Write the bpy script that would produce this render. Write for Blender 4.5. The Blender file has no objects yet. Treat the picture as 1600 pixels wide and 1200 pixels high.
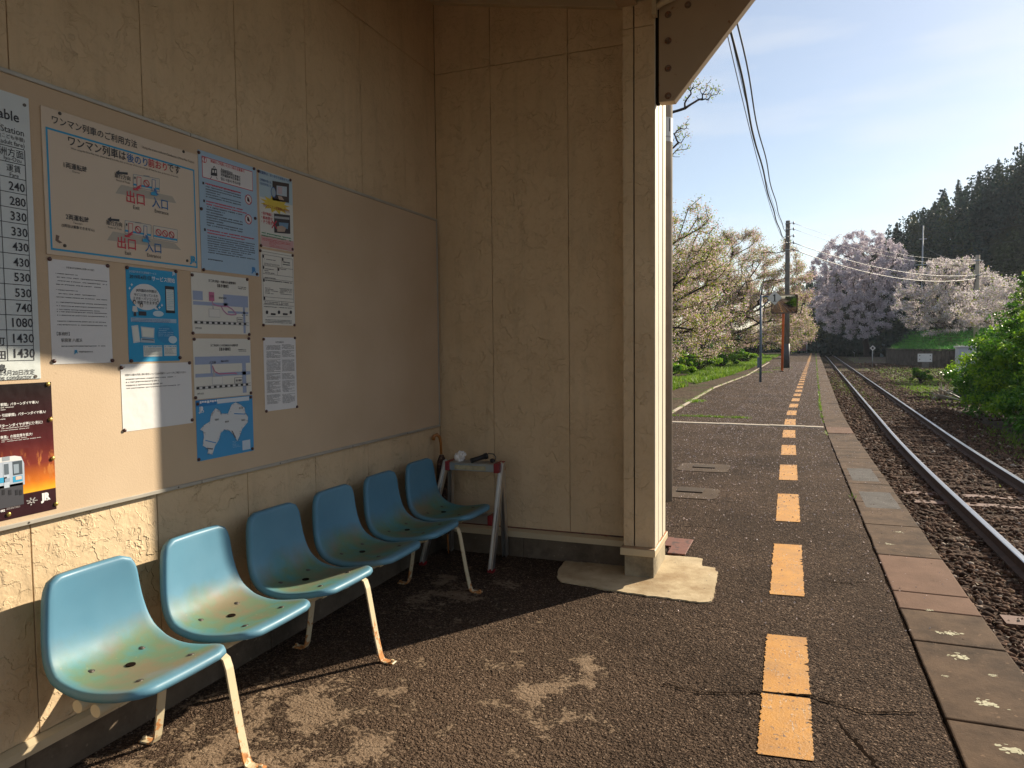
import bpy, math, random
import numpy as np
from mathutils import Vector, Matrix, noise as mnoise
R = math.radians
random.seed(7); rng = np.random.default_rng(7)
scene = bpy.context.scene; COL = scene.collection

# ------------------------------------------------------------------ camera, sky, sun, exposure
YAW, PITCH, ROLL, FPX = .36794, .05296, -.01035, 1125.8
EYE = Vector((0, 0, 1.5))
cF = Vector((-math.sin(YAW)*math.cos(PITCH), math.cos(YAW)*math.cos(PITCH), -math.sin(PITCH)))
_r = Vector((math.cos(YAW), math.sin(YAW), 0)); _u = _r.cross(cF)
cR = _r*math.cos(ROLL)+_u*math.sin(ROLL); cU = -_r*math.sin(ROLL)+_u*math.cos(ROLL)
cam = bpy.data.objects.new('camera', bpy.data.cameras.new('camera')); COL.objects.link(cam)
cam.matrix_world = Matrix(((cR.x, cU.x, -cF.x, EYE.x), (cR.y, cU.y, -cF.y, EYE.y), (cR.z, cU.z, -cF.z, EYE.z), (0, 0, 0, 1)))
cam.data.sensor_width = 36; cam.data.lens = FPX/1600*36; cam.data.clip_start = .05; cam.data.clip_end = 3000
scene.camera = cam

SUN_EL = R(27.2); SUN_AZ = R(34.4)          # azimuth measured from +Y towards +X
sdir = Vector((math.sin(SUN_AZ)*math.cos(SUN_EL), math.cos(SUN_AZ)*math.cos(SUN_EL), math.sin(SUN_EL)))
sun = bpy.data.objects.new('sun', bpy.data.lights.new('sun', 'SUN')); COL.objects.link(sun)
sun.data.energy = 5.0; sun.data.angle = R(.53); sun.data.color = (1, .885, .71)
sun.rotation_euler = (-sdir).to_track_quat('-Z', 'Y').to_euler(); sun.location = (6, 8, 12)

W = bpy.data.worlds.new('World'); scene.world = W; W.use_nodes = True
nt = W.node_tree; nt.nodes.clear()
sky = nt.nodes.new('ShaderNodeTexSky'); sky.sky_type = 'NISHITA'; sky.sun_disc = False
sky.sun_elevation = SUN_EL; sky.sun_rotation = SUN_AZ; sky.air_density = 1.0; sky.dust_density = .5; sky.ozone_density = 2.0
bg = nt.nodes.new('ShaderNodeBackground'); bg.inputs[1].default_value = .076
# thin high cloud streaks mixed into the sky
tc = nt.nodes.new('ShaderNodeTexCoord'); mp = nt.nodes.new('ShaderNodeMapping'); mp.inputs['Scale'].default_value = (1.2, 1.2, 6.5)
mp.inputs['Rotation'].default_value = (.12, .05, 0)
nz = nt.nodes.new('ShaderNodeTexNoise'); nz.inputs['Scale'].default_value = 2.2; nz.inputs['Detail'].default_value = 7; nz.inputs['Roughness'].default_value = .55
rp = nt.nodes.new('ShaderNodeValToRGB'); rp.color_ramp.elements[0].position = .46; rp.color_ramp.elements[1].position = .78; rp.color_ramp.elements[0].color = (.34, .34, .34, 1)
mx = nt.nodes.new('ShaderNodeMix'); mx.data_type = 'RGBA'
mul = nt.nodes.new('ShaderNodeMath'); mul.operation = 'MULTIPLY'; mul.inputs[1].default_value = .62
nt.links.new(tc.outputs['Generated'], mp.inputs[0]); nt.links.new(mp.outputs[0], nz.inputs['Vector']); nt.links.new(nz.outputs[0], rp.inputs[0])
nt.links.new(rp.outputs[0], mul.inputs[0]); nt.links.new(mul.outputs[0], mx.inputs['Factor'])
nt.links.new(sky.outputs[0], mx.inputs['A']); mx.inputs['B'].default_value = (7.6, 7.5, 7.3, 1)
nt.links.new(mx.outputs['Result'], bg.inputs[0])
wo = nt.nodes.new('ShaderNodeOutputWorld'); nt.links.new(bg.outputs[0], wo.inputs[0])

scene.render.engine = 'CYCLES'
scene.view_settings.view_transform = 'Standard'; scene.view_settings.look = 'None'
scene.view_settings.exposure = .82; scene.view_settings.gamma = 1
scene.render.resolution_x = 1024; scene.render.resolution_y = 768
scene.cycles.max_bounces = 10; scene.cycles.diffuse_bounces = 6; scene.cycles.transparent_max_bounces = 12

# ------------------------------------------------------------------ helpers
class MB:
    """collects shapes, builds them as one mesh object"""
    def __init__(s): s.v = []; s.f = []; s.m = []; s.mi = 0; s.sm = []
    def add(s, vs, fs, smooth=False):
        b = len(s.v); s.v += [tuple(v) for v in vs]
        for f in fs: s.f.append(tuple(b+i for i in f)); s.m.append(s.mi); s.sm.append(smooth)
        return s
    def box(s, x0, x1, y0, y1, z0, z1, M=None):
        vs = [Vector((x, y, z)) for x in (x0, x1) for y in (y0, y1) for z in (z0, z1)]
        if M is not None: vs = [M @ v for v in vs]
        return s.add(vs, [(0, 1, 3, 2), (4, 6, 7, 5), (0, 4, 5, 1), (2, 3, 7, 6), (0, 2, 6, 4), (1, 5, 7, 3)])
    def prism(s, poly, a, b, axis='z', smooth=False):
        n = len(poly)
        def P(p, t): return {'z': (p[0], p[1], t), 'y': (p[0], t, p[1]), 'x': (t, p[0], p[1])}[axis]
        vs = [P(p, a) for p in poly]+[P(p, b) for p in poly]
        fs = [tuple(range(n-1, -1, -1)), tuple(range(n, 2*n))]
        s.add(vs, fs); base = len(s.v)-2*n
        for i in range(n):
            s.f.append((base+i, base+(i+1) % n, base+n+(i+1) % n, base+n+i)); s.m.append(s.mi); s.sm.append(smooth)
        return s
    def tube(s, pts, rad, n=8, cap=True, sx=1.0):
        pts = [Vector(p) for p in pts]
        if not hasattr(rad, '__len__'): rad = [rad]*len(pts)
        vs = []; up = None
        for i, p in enumerate(pts):
            d = (pts[min(i+1, len(pts)-1)]-pts[max(i-1, 0)])
            if d.length < 1e-9: d = Vector((0, 0, 1))
            d.normalize()
            if up is None: up = Vector((0, 0, 1)) if abs(d.z) < .9 else Vector((0, 1, 0))
            a = d.cross(up)
            if a.length < 1e-4: a = d.cross(Vector((1, .3, 0)))
            a.normalize(); b = a.cross(d); up = b
            for k in range(n):
                t = 2*math.pi*k/n; vs.append(p+a*(math.cos(t)*rad[i]*sx)+b*(math.sin(t)*rad[i]))
        fs = []
        for i in range(len(pts)-1):
            for k in range(n):
                fs.append((i*n+k, i*n+(k+1) % n, (i+1)*n+(k+1) % n, (i+1)*n+k))
        s.add(vs, fs, True)
        if cap:
            b0 = len(s.v)-len(vs)
            s.f += [tuple(b0+k for k in range(n-1, -1, -1)), tuple(b0+(len(pts)-1)*n+k for k in range(n))]; s.m += [s.mi]*2; s.sm += [False]*2
        return s
    def ribbon(s, pts, w, th, side):
        """flat bar of width w (along side) and thickness th following pts"""
        pts = [Vector(p) for p in pts]; side = Vector(side).normalized(); vs = []
        for i, p in enumerate(pts):
            d = (pts[min(i+1, len(pts)-1)]-pts[max(i-1, 0)]).normalized(); nn = d.cross(side).normalized()
            vs += [p-side*w/2-nn*th/2, p+side*w/2-nn*th/2, p+side*w/2+nn*th/2, p-side*w/2+nn*th/2]
        fs = [(3, 2, 1, 0)]
        for i in range(len(pts)-1):
            for k in range(4): fs.append((i*4+k, i*4+(k+1) % 4, i*4+4+(k+1) % 4, i*4+4+k))
        e = (len(pts)-1)*4; fs.append((e, e+1, e+2, e+3))
        return s.add(vs, fs)
    def sphere(s, c, r, n=8, m=6, sc=(1, 1, 1)):
        c = Vector(c); vs = []; fs = []
        for j in range(m+1):
            ph = math.pi*j/m
            for k in range(n):
                t = 2*math.pi*k/n
                vs.append(c+Vector((math.sin(ph)*math.cos(t)*r*sc[0], math.sin(ph)*math.sin(t)*r*sc[1], math.cos(ph)*r*sc[2])))
        for j in range(m):
            for k in range(n): fs.append((j*n+k, (j+1)*n+k, (j+1)*n+(k+1) % n, j*n+(k+1) % n))
        return s.add(vs, fs, True)
    def mesh(s, name, mats):
        me = bpy.data.meshes.new(name); me.from_pydata(s.v, [], s.f)
        for m in (mats if isinstance(mats, (list, tuple)) else [mats]): me.materials.append(m)
        if len(me.polygons) == len(s.m):
            me.polygons.foreach_set('material_index', s.m); me.polygons.foreach_set('use_smooth', s.sm)
        me.update(); return me
    def build(s, name, mats, parent=None, **kw):
        return link(bpy.data.objects.new(name, s.mesh(name, mats)), parent, **kw)

def link(o, parent=None, label=None, cat=None, group=None, kind=None):
    COL.objects.link(o)
    if parent is not None: o.parent = parent
    if label: o['label'] = label
    if cat: o['category'] = cat
    if group: o['group'] = group
    if kind: o['kind'] = kind
    return o
def thing(name, label, cat, loc=(0, 0, 0), group=None):
    o = bpy.data.objects.new(name, None); o.empty_display_size = .1; o.location = loc
    return link(o, None, label, cat, group)
def local(ob, root):                      # keep world-space mesh under a moved empty
    ob.parent = root; ob.location = -Vector(root.location); return ob
def bevel(o, w=.004, seg=2, ang=40):
    m = o.modifiers.new('bevel', 'BEVEL'); m.width = w; m.segments = seg; m.limit_method = 'ANGLE'; m.angle_limit = R(ang); return o
def np_mesh(name, V, F, mat, smooth=False):
    """V (n,3), F (m,k) numpy; fast"""
    me = bpy.data.meshes.new(name); k = F.shape[1]
    me.vertices.add(len(V)); me.vertices.foreach_set('co', np.ascontiguousarray(V, dtype=np.float32).ravel())
    me.loops.add(F.size); me.loops.foreach_set('vertex_index', np.ascontiguousarray(F, dtype=np.int32).ravel())
    me.polygons.add(len(F)); me.polygons.foreach_set('loop_start', np.arange(0, F.size, k, dtype=np.int32))
    if smooth: me.polygons.foreach_set('use_smooth', np.ones(len(F), dtype=bool))
    me.materials.append(mat); me.update(calc_edges=True); return me

# ---- materials
class NT:
    def __init__(s, name):
        s.mat = bpy.data.materials.new(name); s.mat.use_nodes = True; s.t = s.mat.node_tree
        s.b = s.t.nodes['Principled BSDF']; s.out = s.t.nodes['Material Output']; s.co = None
    def n(s, typ, **kw):
        x = s.t.nodes.new('ShaderNode'+typ)
        for k, v in kw.items():
            if hasattr(x, k) and k not in ('Scale',): setattr(x, k, v)
            else: x.inputs[k].default_value = v
        return x
    def l(s, a, b): s.t.links.new(a, b); return b
    def coord(s, scale=(1, 1, 1), rot=(0, 0, 0), kind='Object'):
        tc = s.n('TexCoord'); m = s.n('Mapping'); m.inputs['Scale'].default_value = scale; m.inputs['Rotation'].default_value = rot
        s.l(tc.outputs[kind], m.inputs[0]); return m.outputs[0]
    def noise(s, vec, scale, detail=4, rough=.55, dist=0.0):
        x = s.n('TexNoise'); x.inputs['Scale'].default_value = scale; x.inputs['Detail'].default_value = detail
        x.inputs['Roughness'].default_value = rough; x.inputs['Distortion'].default_value = dist
        s.l(vec, x.inputs['Vector']); return x.outputs['Fac']
    def ramp(s, fac, stops, interp='LINEAR'):
        x = s.n('ValToRGB'); cr = x.color_ramp; cr.interpolation = interp
        while len(cr.elements) < len(stops): cr.elements.new(.5)
        for e, (p, c) in zip(cr.elements, stops):
            e.position = p; e.color = (c, c, c, 1) if not hasattr(c, '__len__') else (*c, 1)[:4]
        s.l(fac, x.inputs[0]); return x.outputs['Color']
    def mix(s, fac, a, b, mode='MIX'):
        x = s.n('Mix'); x.data_type = 'RGBA'; x.blend_type = mode
        for inp, val in (('Factor', fac), ('A', a), ('B', b)):
            i = x.inputs[inp]
            if isinstance(val, (int, float)): i.default_value = val if inp == 'Factor' else (val, val, val, 1)
            elif isinstance(val, tuple): i.default_value = (*val, 1)[:4]
            else: s.l(val, i)
        return x.outputs['Result']
    def math(s, op, a, b=0.0, c=0.0):
        x = s.n('Math'); x.operation = op
        for k, val in enumerate((a, b, c)):
            if isinstance(val, (int, float)): x.inputs[k].default_value = val
            else: s.l(val, x.inputs[k])
        return x.outputs[0]
    def bump(s, h, strength=.5, dist=.01, prev=None):
        x = s.n('Bump'); x.inputs['Strength'].default_value = strength; x.inputs['Distance'].default_value = dist
        s.l(h, x.inputs['Height'])
        if prev is not None: s.l(prev, x.inputs['Normal'])
        return x.outputs[0]
    def fin(s, color=None, rough=.6, normal=None, metal=0.0, spec=.5):
        for inp, val in (('Base Color', color), ('Roughness', rough), ('Metallic', metal), ('Specular IOR Level', spec)):
            if val is None: continue
            i = s.b.inputs[inp]
            if isinstance(val, (int, float)): i.default_value = val
            elif isinstance(val, tuple): i.default_value = (*val, 1)[:4]
            else: s.l(val, i)
        if normal is not None: s.l(normal, s.b.inputs['Normal'])
        return s.mat
def simple(name, col, rough=.6, metal=0.0, var=.12, scale=8, bump=.0, bs=60, spec=.5):
    t = NT(name); c = t.coord(); n = t.noise(c, scale, 5)
    lo = tuple(x*(1-var) for x in col); hi = tuple(min(1, x*(1+var)) for x in col)
    cc = t.ramp(n, [(.3, lo), (.7, hi)]); nn = t.bump(t.noise(c, bs, 4), bump, .004) if bump else None
    return t.fin(cc, rough, nn, metal, spec)
def m_leaf(name, cols, trans=.45, rough=.6):
    t = NT(name); g = t.n('NewGeometry'); c = t.ramp(g.outputs['Random Per Island'], [(i/max(1, len(cols)-1), k) for i, k in enumerate(cols)])
    t.b.inputs['Roughness'].default_value = rough; t.l(c, t.b.inputs['Base Color']); t.b.inputs['Specular IOR Level'].default_value = .25
    tr = t.n('BsdfTranslucent'); t.l(c, tr.inputs[0]); m = t.n('MixShader'); m.inputs[0].default_value = trans
    t.l(t.b.outputs[0], m.inputs[1]); t.l(tr.outputs[0], m.inputs[2]); t.l(m.outputs[0], t.out.inputs[0]); return t.mat

def m_siding():
    t = NT('beige_siding'); c = t.coord()
    warp = t.n('TexNoise'); warp.inputs['Scale'].default_value = 3.0; warp.inputs['Detail'].default_value = 3; t.l(c, warp.inputs['Vector'])
    wc = t.n('VectorMath'); wc.operation = 'MULTIPLY_ADD'; t.l(warp.outputs['Color'], wc.inputs[0]); wc.inputs[1].default_value = (.13, .13, .24); t.l(c, wc.inputs[2])
    v = wc.outputs[0]
    h = None; crk = None
    for sc, wid, mlo, mhi, amp in ((6.0, .020, .47, .60, .55), (12.0, .030, .47, .62, .5), (25., .045, .45, .65, .35)):
        n1 = t.noise(v, sc, 4.5, .56)
        d = t.math('ABSOLUTE', t.math('SUBTRACT', n1, .5))
        ridge = t.ramp(d, [(0.0, 1.0), (wid, 0.0)], 'EASE')
        msk = t.ramp(t.noise(c, sc*.8, 2), [(mlo-.06, 0.0), (mhi, 1.0)])
        r_ = t.math('MULTIPLY', t.math('MULTIPLY', ridge, msk), amp)
        # one-sided scarp: signed noise step
        st = t.math('MULTIPLY', t.math('MULTIPLY', t.ramp(n1, [(.5-wid, 0.0), (.5+wid*.35, 1.0)]), msk), amp*.55)
        hh = t.math('ADD', t.math('MULTIPLY', r_, .35), st)
        h = hh if h is None else t.math('ADD', h, hh)
        crk = r_ if crk is None else t.math('MAXIMUM', crk, r_)
    fine = t.noise(c, 38, 5, .6)
    h2 = t.math('ADD', h, t.math('MULTIPLY', fine, .35))
    nrm = t.bump(h2, 1.0, .0072)
    base = t.ramp(t.noise(c, 1.6, 5), [(.3, (.60, .44, .262)), (.7, (.70, .53, .33))])
    col = t.mix(t.math('MULTIPLY', crk, .27), base, (.30, .215, .12))  # crack lines darkened: some dirt, plus relief shading put into the colour
    st = t.ramp(t.noise(t.coord((3, 3, .35)), 5, 5), [(.50, 0.0), (.78, .36)])
    col = t.mix(st, col, (.42, .32, .2))
    return t.fin(col, .78, nrm, spec=.3)
def m_asphalt():
    t = NT('asphalt'); c = t.coord()
    def vor(sc):
        v = t.n('TexVoronoi'); v.inputs['Scale'].default_value = sc; v.inputs['Randomness'].default_value = 1; t.l(wv, v.inputs['Vector']); return v
    wn = t.n('TexNoise'); wn.inputs['Scale'].default_value = 30; t.l(c, wn.inputs['Vector'])
    wm = t.n('VectorMath'); wm.operation = 'MULTIPLY_ADD'; t.l(wn.outputs['Color'], wm.inputs[0]); wm.inputs[1].default_value = (.012, .012, .012); t.l(c, wm.inputs[2]); wv = wm.outputs[0]
    v1, v2 = vor(125), vor(62)
    ag = t.ramp(v1.outputs['Color'], [(0, (.050, .031, .021)), (.5, (.108, .070, .047)), (.80, (.20, .135, .092)), (.93, (.36, .26, .185)), (1, (.55, .44, .34))])
    pit = t.ramp(t.math('ADD', v1.outputs['Distance'], t.math('MULTIPLY', t.noise(c, 22, 6, .7), .8)), [(.62, 1.0), (.95, .42)])
    big = t.ramp(t.noise(c, .9, 8, .68), [(.32, .62), (.68, 1.36)])
    col = t.mix(1.0, t.mix(1.0, ag, pit, 'MULTIPLY'), big, 'MULTIPLY')
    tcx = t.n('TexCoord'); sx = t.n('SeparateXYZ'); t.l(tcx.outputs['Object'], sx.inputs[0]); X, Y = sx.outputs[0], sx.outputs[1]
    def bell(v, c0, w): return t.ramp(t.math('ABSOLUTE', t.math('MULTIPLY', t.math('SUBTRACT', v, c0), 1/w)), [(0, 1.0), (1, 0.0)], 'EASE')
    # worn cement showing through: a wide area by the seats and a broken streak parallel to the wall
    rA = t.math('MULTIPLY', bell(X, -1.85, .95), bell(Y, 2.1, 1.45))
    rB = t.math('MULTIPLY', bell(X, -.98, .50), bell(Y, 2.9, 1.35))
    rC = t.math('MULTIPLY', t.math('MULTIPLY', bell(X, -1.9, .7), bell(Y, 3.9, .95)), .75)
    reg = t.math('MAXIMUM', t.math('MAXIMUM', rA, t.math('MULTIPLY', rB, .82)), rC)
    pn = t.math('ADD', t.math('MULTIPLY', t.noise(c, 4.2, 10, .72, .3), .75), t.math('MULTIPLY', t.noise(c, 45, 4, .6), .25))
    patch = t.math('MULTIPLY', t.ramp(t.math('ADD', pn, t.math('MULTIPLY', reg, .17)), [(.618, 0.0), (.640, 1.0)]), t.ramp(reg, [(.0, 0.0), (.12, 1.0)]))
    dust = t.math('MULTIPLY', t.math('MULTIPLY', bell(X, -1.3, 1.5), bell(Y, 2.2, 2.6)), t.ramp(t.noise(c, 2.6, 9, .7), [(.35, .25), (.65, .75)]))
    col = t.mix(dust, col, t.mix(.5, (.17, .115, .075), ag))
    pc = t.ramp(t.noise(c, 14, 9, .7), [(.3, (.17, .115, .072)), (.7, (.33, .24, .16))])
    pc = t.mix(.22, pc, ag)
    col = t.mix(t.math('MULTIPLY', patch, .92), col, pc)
    hgt = t.math('ADD', t.math('MULTIPLY', t.math('SUBTRACT', 1.0, v1.outputs['Distance']), .7), t.math('MULTIPLY', t.math('SUBTRACT', 1.0, v2.outputs['Distance']), 1.0))
    hgt = t.math('ADD', hgt, t.math('MULTIPLY', t.noise(c, 14, 8, .65), 2.4))
    hgt = t.math('MULTIPLY', hgt, t.math('SUBTRACT', 1.0, t.math('MULTIPLY', patch, .75)))
    return t.fin(col, .95, t.bump(hgt, 1.0, .013), spec=.08)
def m_concrete(name, lo, hi, rough=.85, bump=.5, sc=5, dark=None, speck=True):
    t = NT(name); c = t.coord(); n = t.noise(c, sc, 8, .65)
    col = t.ramp(n, [(.3, lo), (.7, hi)])
    if speck:
        v = t.n('TexVoronoi'); v.inputs['Scale'].default_value = 90; t.l(c, v.inputs['Vector'])
        col = t.mix(t.ramp(v.outputs['Color'], [(.9, 0.0), (.95, .5)]), col, tuple(min(1, x*1.9) for x in hi))
    if dark: col = t.mix(t.ramp(t.noise(c, 2.2, 6, .7), [(.48, 0.0), (.66, .85)]), col, dark)
    return t.fin(col, rough, t.bump(t.noise(c, 70, 6, .7), bump, .006), spec=.1)
def m_rusty(name, paint, rust=(.22, .09, .035), amt=.62, sc=9, rough=.5, gz=None, metal=0.0):
    t = NT(name); c = t.coord(); n = t.noise(c, sc, 7, .62)
    if gz is not None:                                   # more rust near the feet
        s_ = t.n('SeparateXYZ'); t.l(t.n('TexCoord').outputs['Object'], s_.inputs[0])
        n = t.math('ADD', n, t.ramp(s_.outputs[2], [(0, gz), (.25, 0.0)]))
    k = t.ramp(n, [(amt, 0.0), (amt+.06, 1.0)])
    base = t.ramp(t.noise(c, 3, 4), [(.3, tuple(x*.88 for x in paint)), (.7, paint)])
    col = t.mix(k, base, t.ramp(t.noise(c, 40, 4), [(.3, rust), (.7, tuple(min(1, x*2.1) for x in rust))]))
    return t.fin(col, t.mix(k, rough, .85), t.bump(t.math('ADD', k, t.noise(c, 80, 3)), .25, .002), metal)
def m_plastic():
    t = NT('faded_blue_plastic'); tcx = t.n('TexCoord'); s_ = t.n('SeparateXYZ'); t.l(tcx.outputs['Object'], s_.inputs[0])
    oi = t.n('ObjectInfo'); va = t.n('VectorMath'); va.operation = 'ADD'; vs_ = t.n('VectorMath'); vs_.operation = 'SCALE'; vs_.inputs[0].default_value = (9, 5, 7); t.l(oi.outputs['Random'], vs_.inputs['Scale']); t.l(tcx.outputs['Object'], va.inputs[0]); t.l(vs_.outputs[0], va.inputs[1]); c = va.outputs[0]
    zn = t.math('ADD', s_.outputs[2], t.math('MULTIPLY', t.math('SUBTRACT', t.noise(c, 5, 5), .5), .16))
    # the sitting surface has worn from blue through green to brown grime
    col = t.ramp(t.noise(c, 2.5, 4), [(.3, (.075, .215, .315)), (.7, (.11, .275, .385))])
    low = t.ramp(zn, [(.03, 1.0), (.13, 0.0)])
    grime = t.ramp(t.noise(c, 6, 6, .6), [(.36, (.07, .215, .185)), (.48, (.12, .19, .09)), (.64, (.20, .155, .07))])
    ex = t.ramp(s_.outputs[0], [(.165, 1.0), (.205, .12)]); ey = t.ramp(t.math('ABSOLUTE', s_.outputs[1]), [(.165, 1.0), (.205, .35)])
    low = t.math('MULTIPLY', t.math('MULTIPLY', low, ex), ey)
    col = t.mix(t.math('MULTIPLY', low, .93), col, grime)
    sp = t.ramp(t.noise(c, 75, 3, .5), [(.70, 0.0), (.74, .7)])
    col = t.mix(t.math('MULTIPLY', sp, low), col, (.32, .30, .14))
    sc_ = t.noise(t.coord((40, 3, 3)), 4, 5)
    ro = t.math('ADD', t.ramp(t.noise(c, 7, 5), [(.3, .42), (.7, .54)]), t.math('MULTIPLY', low, .2))
    return t.fin(col, ro, t.bump(t.math('ADD', t.noise(c, 120, 3), t.math('MULTIPLY', sc_, .5)), .09, .001), spec=.5)

M = {}
M['siding'] = m_siding()
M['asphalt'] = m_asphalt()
M['trim'] = m_rusty('cream_painted_trim', (.58, .47, .30), amt=.66, sc=6)
M['trim_edge'] = m_rusty('cream_trim_worn_edge', (.42, .27, .15), amt=.5, sc=8)
M['steel_paint'] = m_rusty('beige_painted_steel', (.44, .32, .20), (.18, .08, .035), .64, 14, .55)
M['plinth'] = m_concrete('plinth_concrete', (.10, .075, .052), (.175, .135, .095), dark=(.055, .042, .03))
M['pad'] = m_concrete('pale_cement', (.40, .31, .19), (.62, .50, .32), dark=(.30, .20, .105), sc=4, speck=False)
M['coping'] = m_concrete('edge_concrete', (.062, .038, .023), (.135, .086, .052), dark=(.030, .019, .011), sc=6)
M['coping_red'] = m_concrete('edge_concrete_reddish', (.13, .076, .05), (.195, .115, .077), sc=5, speck=False)
M['coping_grey'] = m_concrete('edge_concrete_grey_patch', (.075, .066, .058), (.135, .122, .108), sc=6)
M['platform_side'] = m_concrete('platform_side', (.07, .06, .05), (.14, .12, .10))
M['lichen'] = m_concrete('lichen', (.45, .42, .27), (.62, .58, .42), speck=False, sc=30)
M['board'] = None
M['plastic'] = m_plastic()
M['leg'] = m_rusty('cream_leg_paint', (.62, .52, .33), (.30, .13, .04), .63, 22, .45, gz=.16)
M['bolt'] = simple('dark_bolt', (.10, .085, .07), .5, .6)
M['alu'] = simple('brushed_aluminium', (.55, .54, .52), .32, .9, .06)
M['frame_alu'] = simple('dull_aluminium_frame', (.40, .37, .31), .5, .2, .1)
M['red_plastic'] = simple('red_plastic', (.24, .014, .018), .45)
M['black'] = simple('black_plastic', (.012, .012, .013), .45)
M['nut'] = m_rusty('rusty_nut', (.20, .13, .08), (.16, .06, .025), .5, 30, .6)
M['dark'] = simple('dark_void', (.016, .011, .008), 1, spec=0)
M['under'] = simple('painted_soffit', (.34, .255, .16), .7, 0, .1, 3)

# ------------------------------------------------------------------ the line of platform and track
def off(y):
    a = 0.0 if y < 11 else (.03*(y-11)**2/16 if y < 19 else .03*(y-15.0))
    if y > 108: a -= .00052*(y-108)**2
    return a
def strip(name, fx0, fx1, y0, y1, z, mat, step=1.0, nx=1, fz=None, **kw):
    """sheet between two x(y) lines"""
    n = max(1, int((y1-y0)/step)); V = []; F = []
    for j in range(n+1):
        y = y0+(y1-y0)*j/n; a, b = fx0(y), fx1(y)
        for i in range(nx+1):
            x = a+(b-a)*i/nx; V.append((x, y, z if fz is None else fz(x, y)))
    for j in range(n):
        for i in range(nx):
            k = j*(nx+1)+i; F.append((k, k+1, k+nx+2, k+nx+1))
    o = link(bpy.data.objects.new(name, np_mesh(name, np.array(V), np.array(F), mat)), **kw); return o
def nz2(x, y, s, seed=0): return mnoise.noise(Vector((x*s+seed, y*s-seed, seed*.37)))

def m_ground(name, cols, sc=2.0, bump=.8, bs=14, green=None, gth=.5):
    t = NT(name); c = t.coord(); n = t.noise(c, sc, 9, .68)
    col = t.ramp(n, [(.3, cols[0]), (.5, cols[1]), (.7, cols[2])])
    v = t.n('TexVoronoi'); v.inputs['Scale'].default_value = bs; t.l(c, v.inputs['Vector'])
    col = t.mix(.5, col, t.ramp(v.outputs['Color'], [(0, tuple(x*.5 for x in cols[0])), (.8, cols[2]), (1, tuple(min(1, x*1.9) for x in cols[2]))]))
    if green: col = t.mix(t.ramp(t.noise(c, sc*.25, 6, .7), [(gth, 0.0), (gth+.1, .9)]), col, green)
    return t.fin(col, .92, t.bump(t.math('ADD', v.outputs['Distance'], n), bump, .03), spec=.06)
M['bed'] = m_ground('ballast_bed', ((.022, .013, .009), (.045, .027, .018), (.10, .062, .042)), 3, 1, 22)
M['dirt'] = m_ground('yard_soil', ((.06, .045, .035), (.10, .078, .062), (.16, .13, .105)), 1.1, .8, 9, green=(.06, .075, .02), gth=.56)
M['soil'] = m_ground('bank_soil', ((.055, .036, .024), (.085, .058, .04), (.13, .095, .065)), 2, 1, 16, green=(.05, .075, .018), gth=.55)
M['turf'] = m_ground('turf_soil', ((.04, .06, .012), (.07, .10, .02), (.10, .13, .035)), 2, 1, 16)

def zbank(x, y): return -.03+.10*nz2(x, y, .25, 3)*min(1, max(0, (-2.6-x)/2))
strip('ground', lambda y: -450, lambda y: 450, -60, 840, -.78, M['dirt'], 300, kind='structure')
strip('track_bed', lambda y: .99+off(y), lambda y: 5.0+off(y)+.25*nz2(0, y, .3), -30, 190, -.735, M['bed'], 2.0, 8, fz=lambda x, y: -.735+.02*nz2(x, y, .6)-.10*max(0, min(1, (x-off(y)-3.9)))**2, kind='structure')
xr = lambda y: (-2.43 if y < 25 else -2.43+(y-25)*.052) if y < 36 else -1.86+(y-36)*.0145
strip('bank_ground', lambda y: -70, lambda y: xr(y)-.0, 4.99, 150, 0, M['soil'], 1.5, 60, fz=lambda x, y: -.02+.12*nz2(x, y, .3, 3)*min(1, max(0, (xr(y)-.4-x)/2))+max(0, -x-9)*.03, kind='structure')
# platform top, slab body, edge coping
edge_in = lambda y: .578+off(y)+.009*nz2(1, y, 4.1)+.006*nz2(3, y, 13)
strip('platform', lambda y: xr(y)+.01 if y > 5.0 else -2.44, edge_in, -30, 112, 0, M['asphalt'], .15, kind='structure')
mb = MB()
for y0, y1 in ((-30, 14), (14, 40), (40, 75), (75, 112)):
    n = 12; pa = [(edge_in(y0+(y1-y0)*i/n)-.02, y0+(y1-y0)*i/n) for i in range(n+1)]; pb = [(.93+off(y), y) for _, y in pa]
    mb.prism(pa[::-1]+pb, -.79, -.075)
mb.build('platform_wall', M['platform_side'], kind='structure')
mb = MB(); edges = [-30, -25, -20, -15, -10, -7, -4.0, -3.1, -2.2, -1.3, -.4, .5, 1.4, 2.35, 3.21, 4.02, 4.49, 4.80, 5.60]
while edges[-1] < 111:
    edges.append(edges[-1]+(.47 if len(edges) in (22, 23) else .93)+random.uniform(-.03, .03))
def cmat(y0, y1):
    ym = (y0+y1)/2
    if 4.45 < ym < 5.6 or 13.4 < ym < 14.2: return 1
    return 0
for y0, y1 in zip(edges[:-1], edges[1:]):
    g = .006 if y0 < 16 else .004; a, b = y0+g, y1-g; ss = 4 if y1 < 20 else 1
    mb.mi = cmat(y0, y1); dz = random.uniform(-.004, .006) if y0 > 12 else .004
    Lp = [(.592+off(y)+.008*nz2(5, y, 5), y) for y in [a+(b-a)*k/ss for k in range(ss+1)]]; Rp = [(.99+off(y)+.008*nz2(9, y, 7), y) for y in [a+(b-a)*k/ss for k in range(ss+1)]]
    mb.prism(Lp[::-1]+Rp, -.09, .004+dz)
o = mb.build('platform_coping', [M['coping'], M['coping_red']], kind='structure')
bevel(o, .007, 2, 60)
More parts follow.
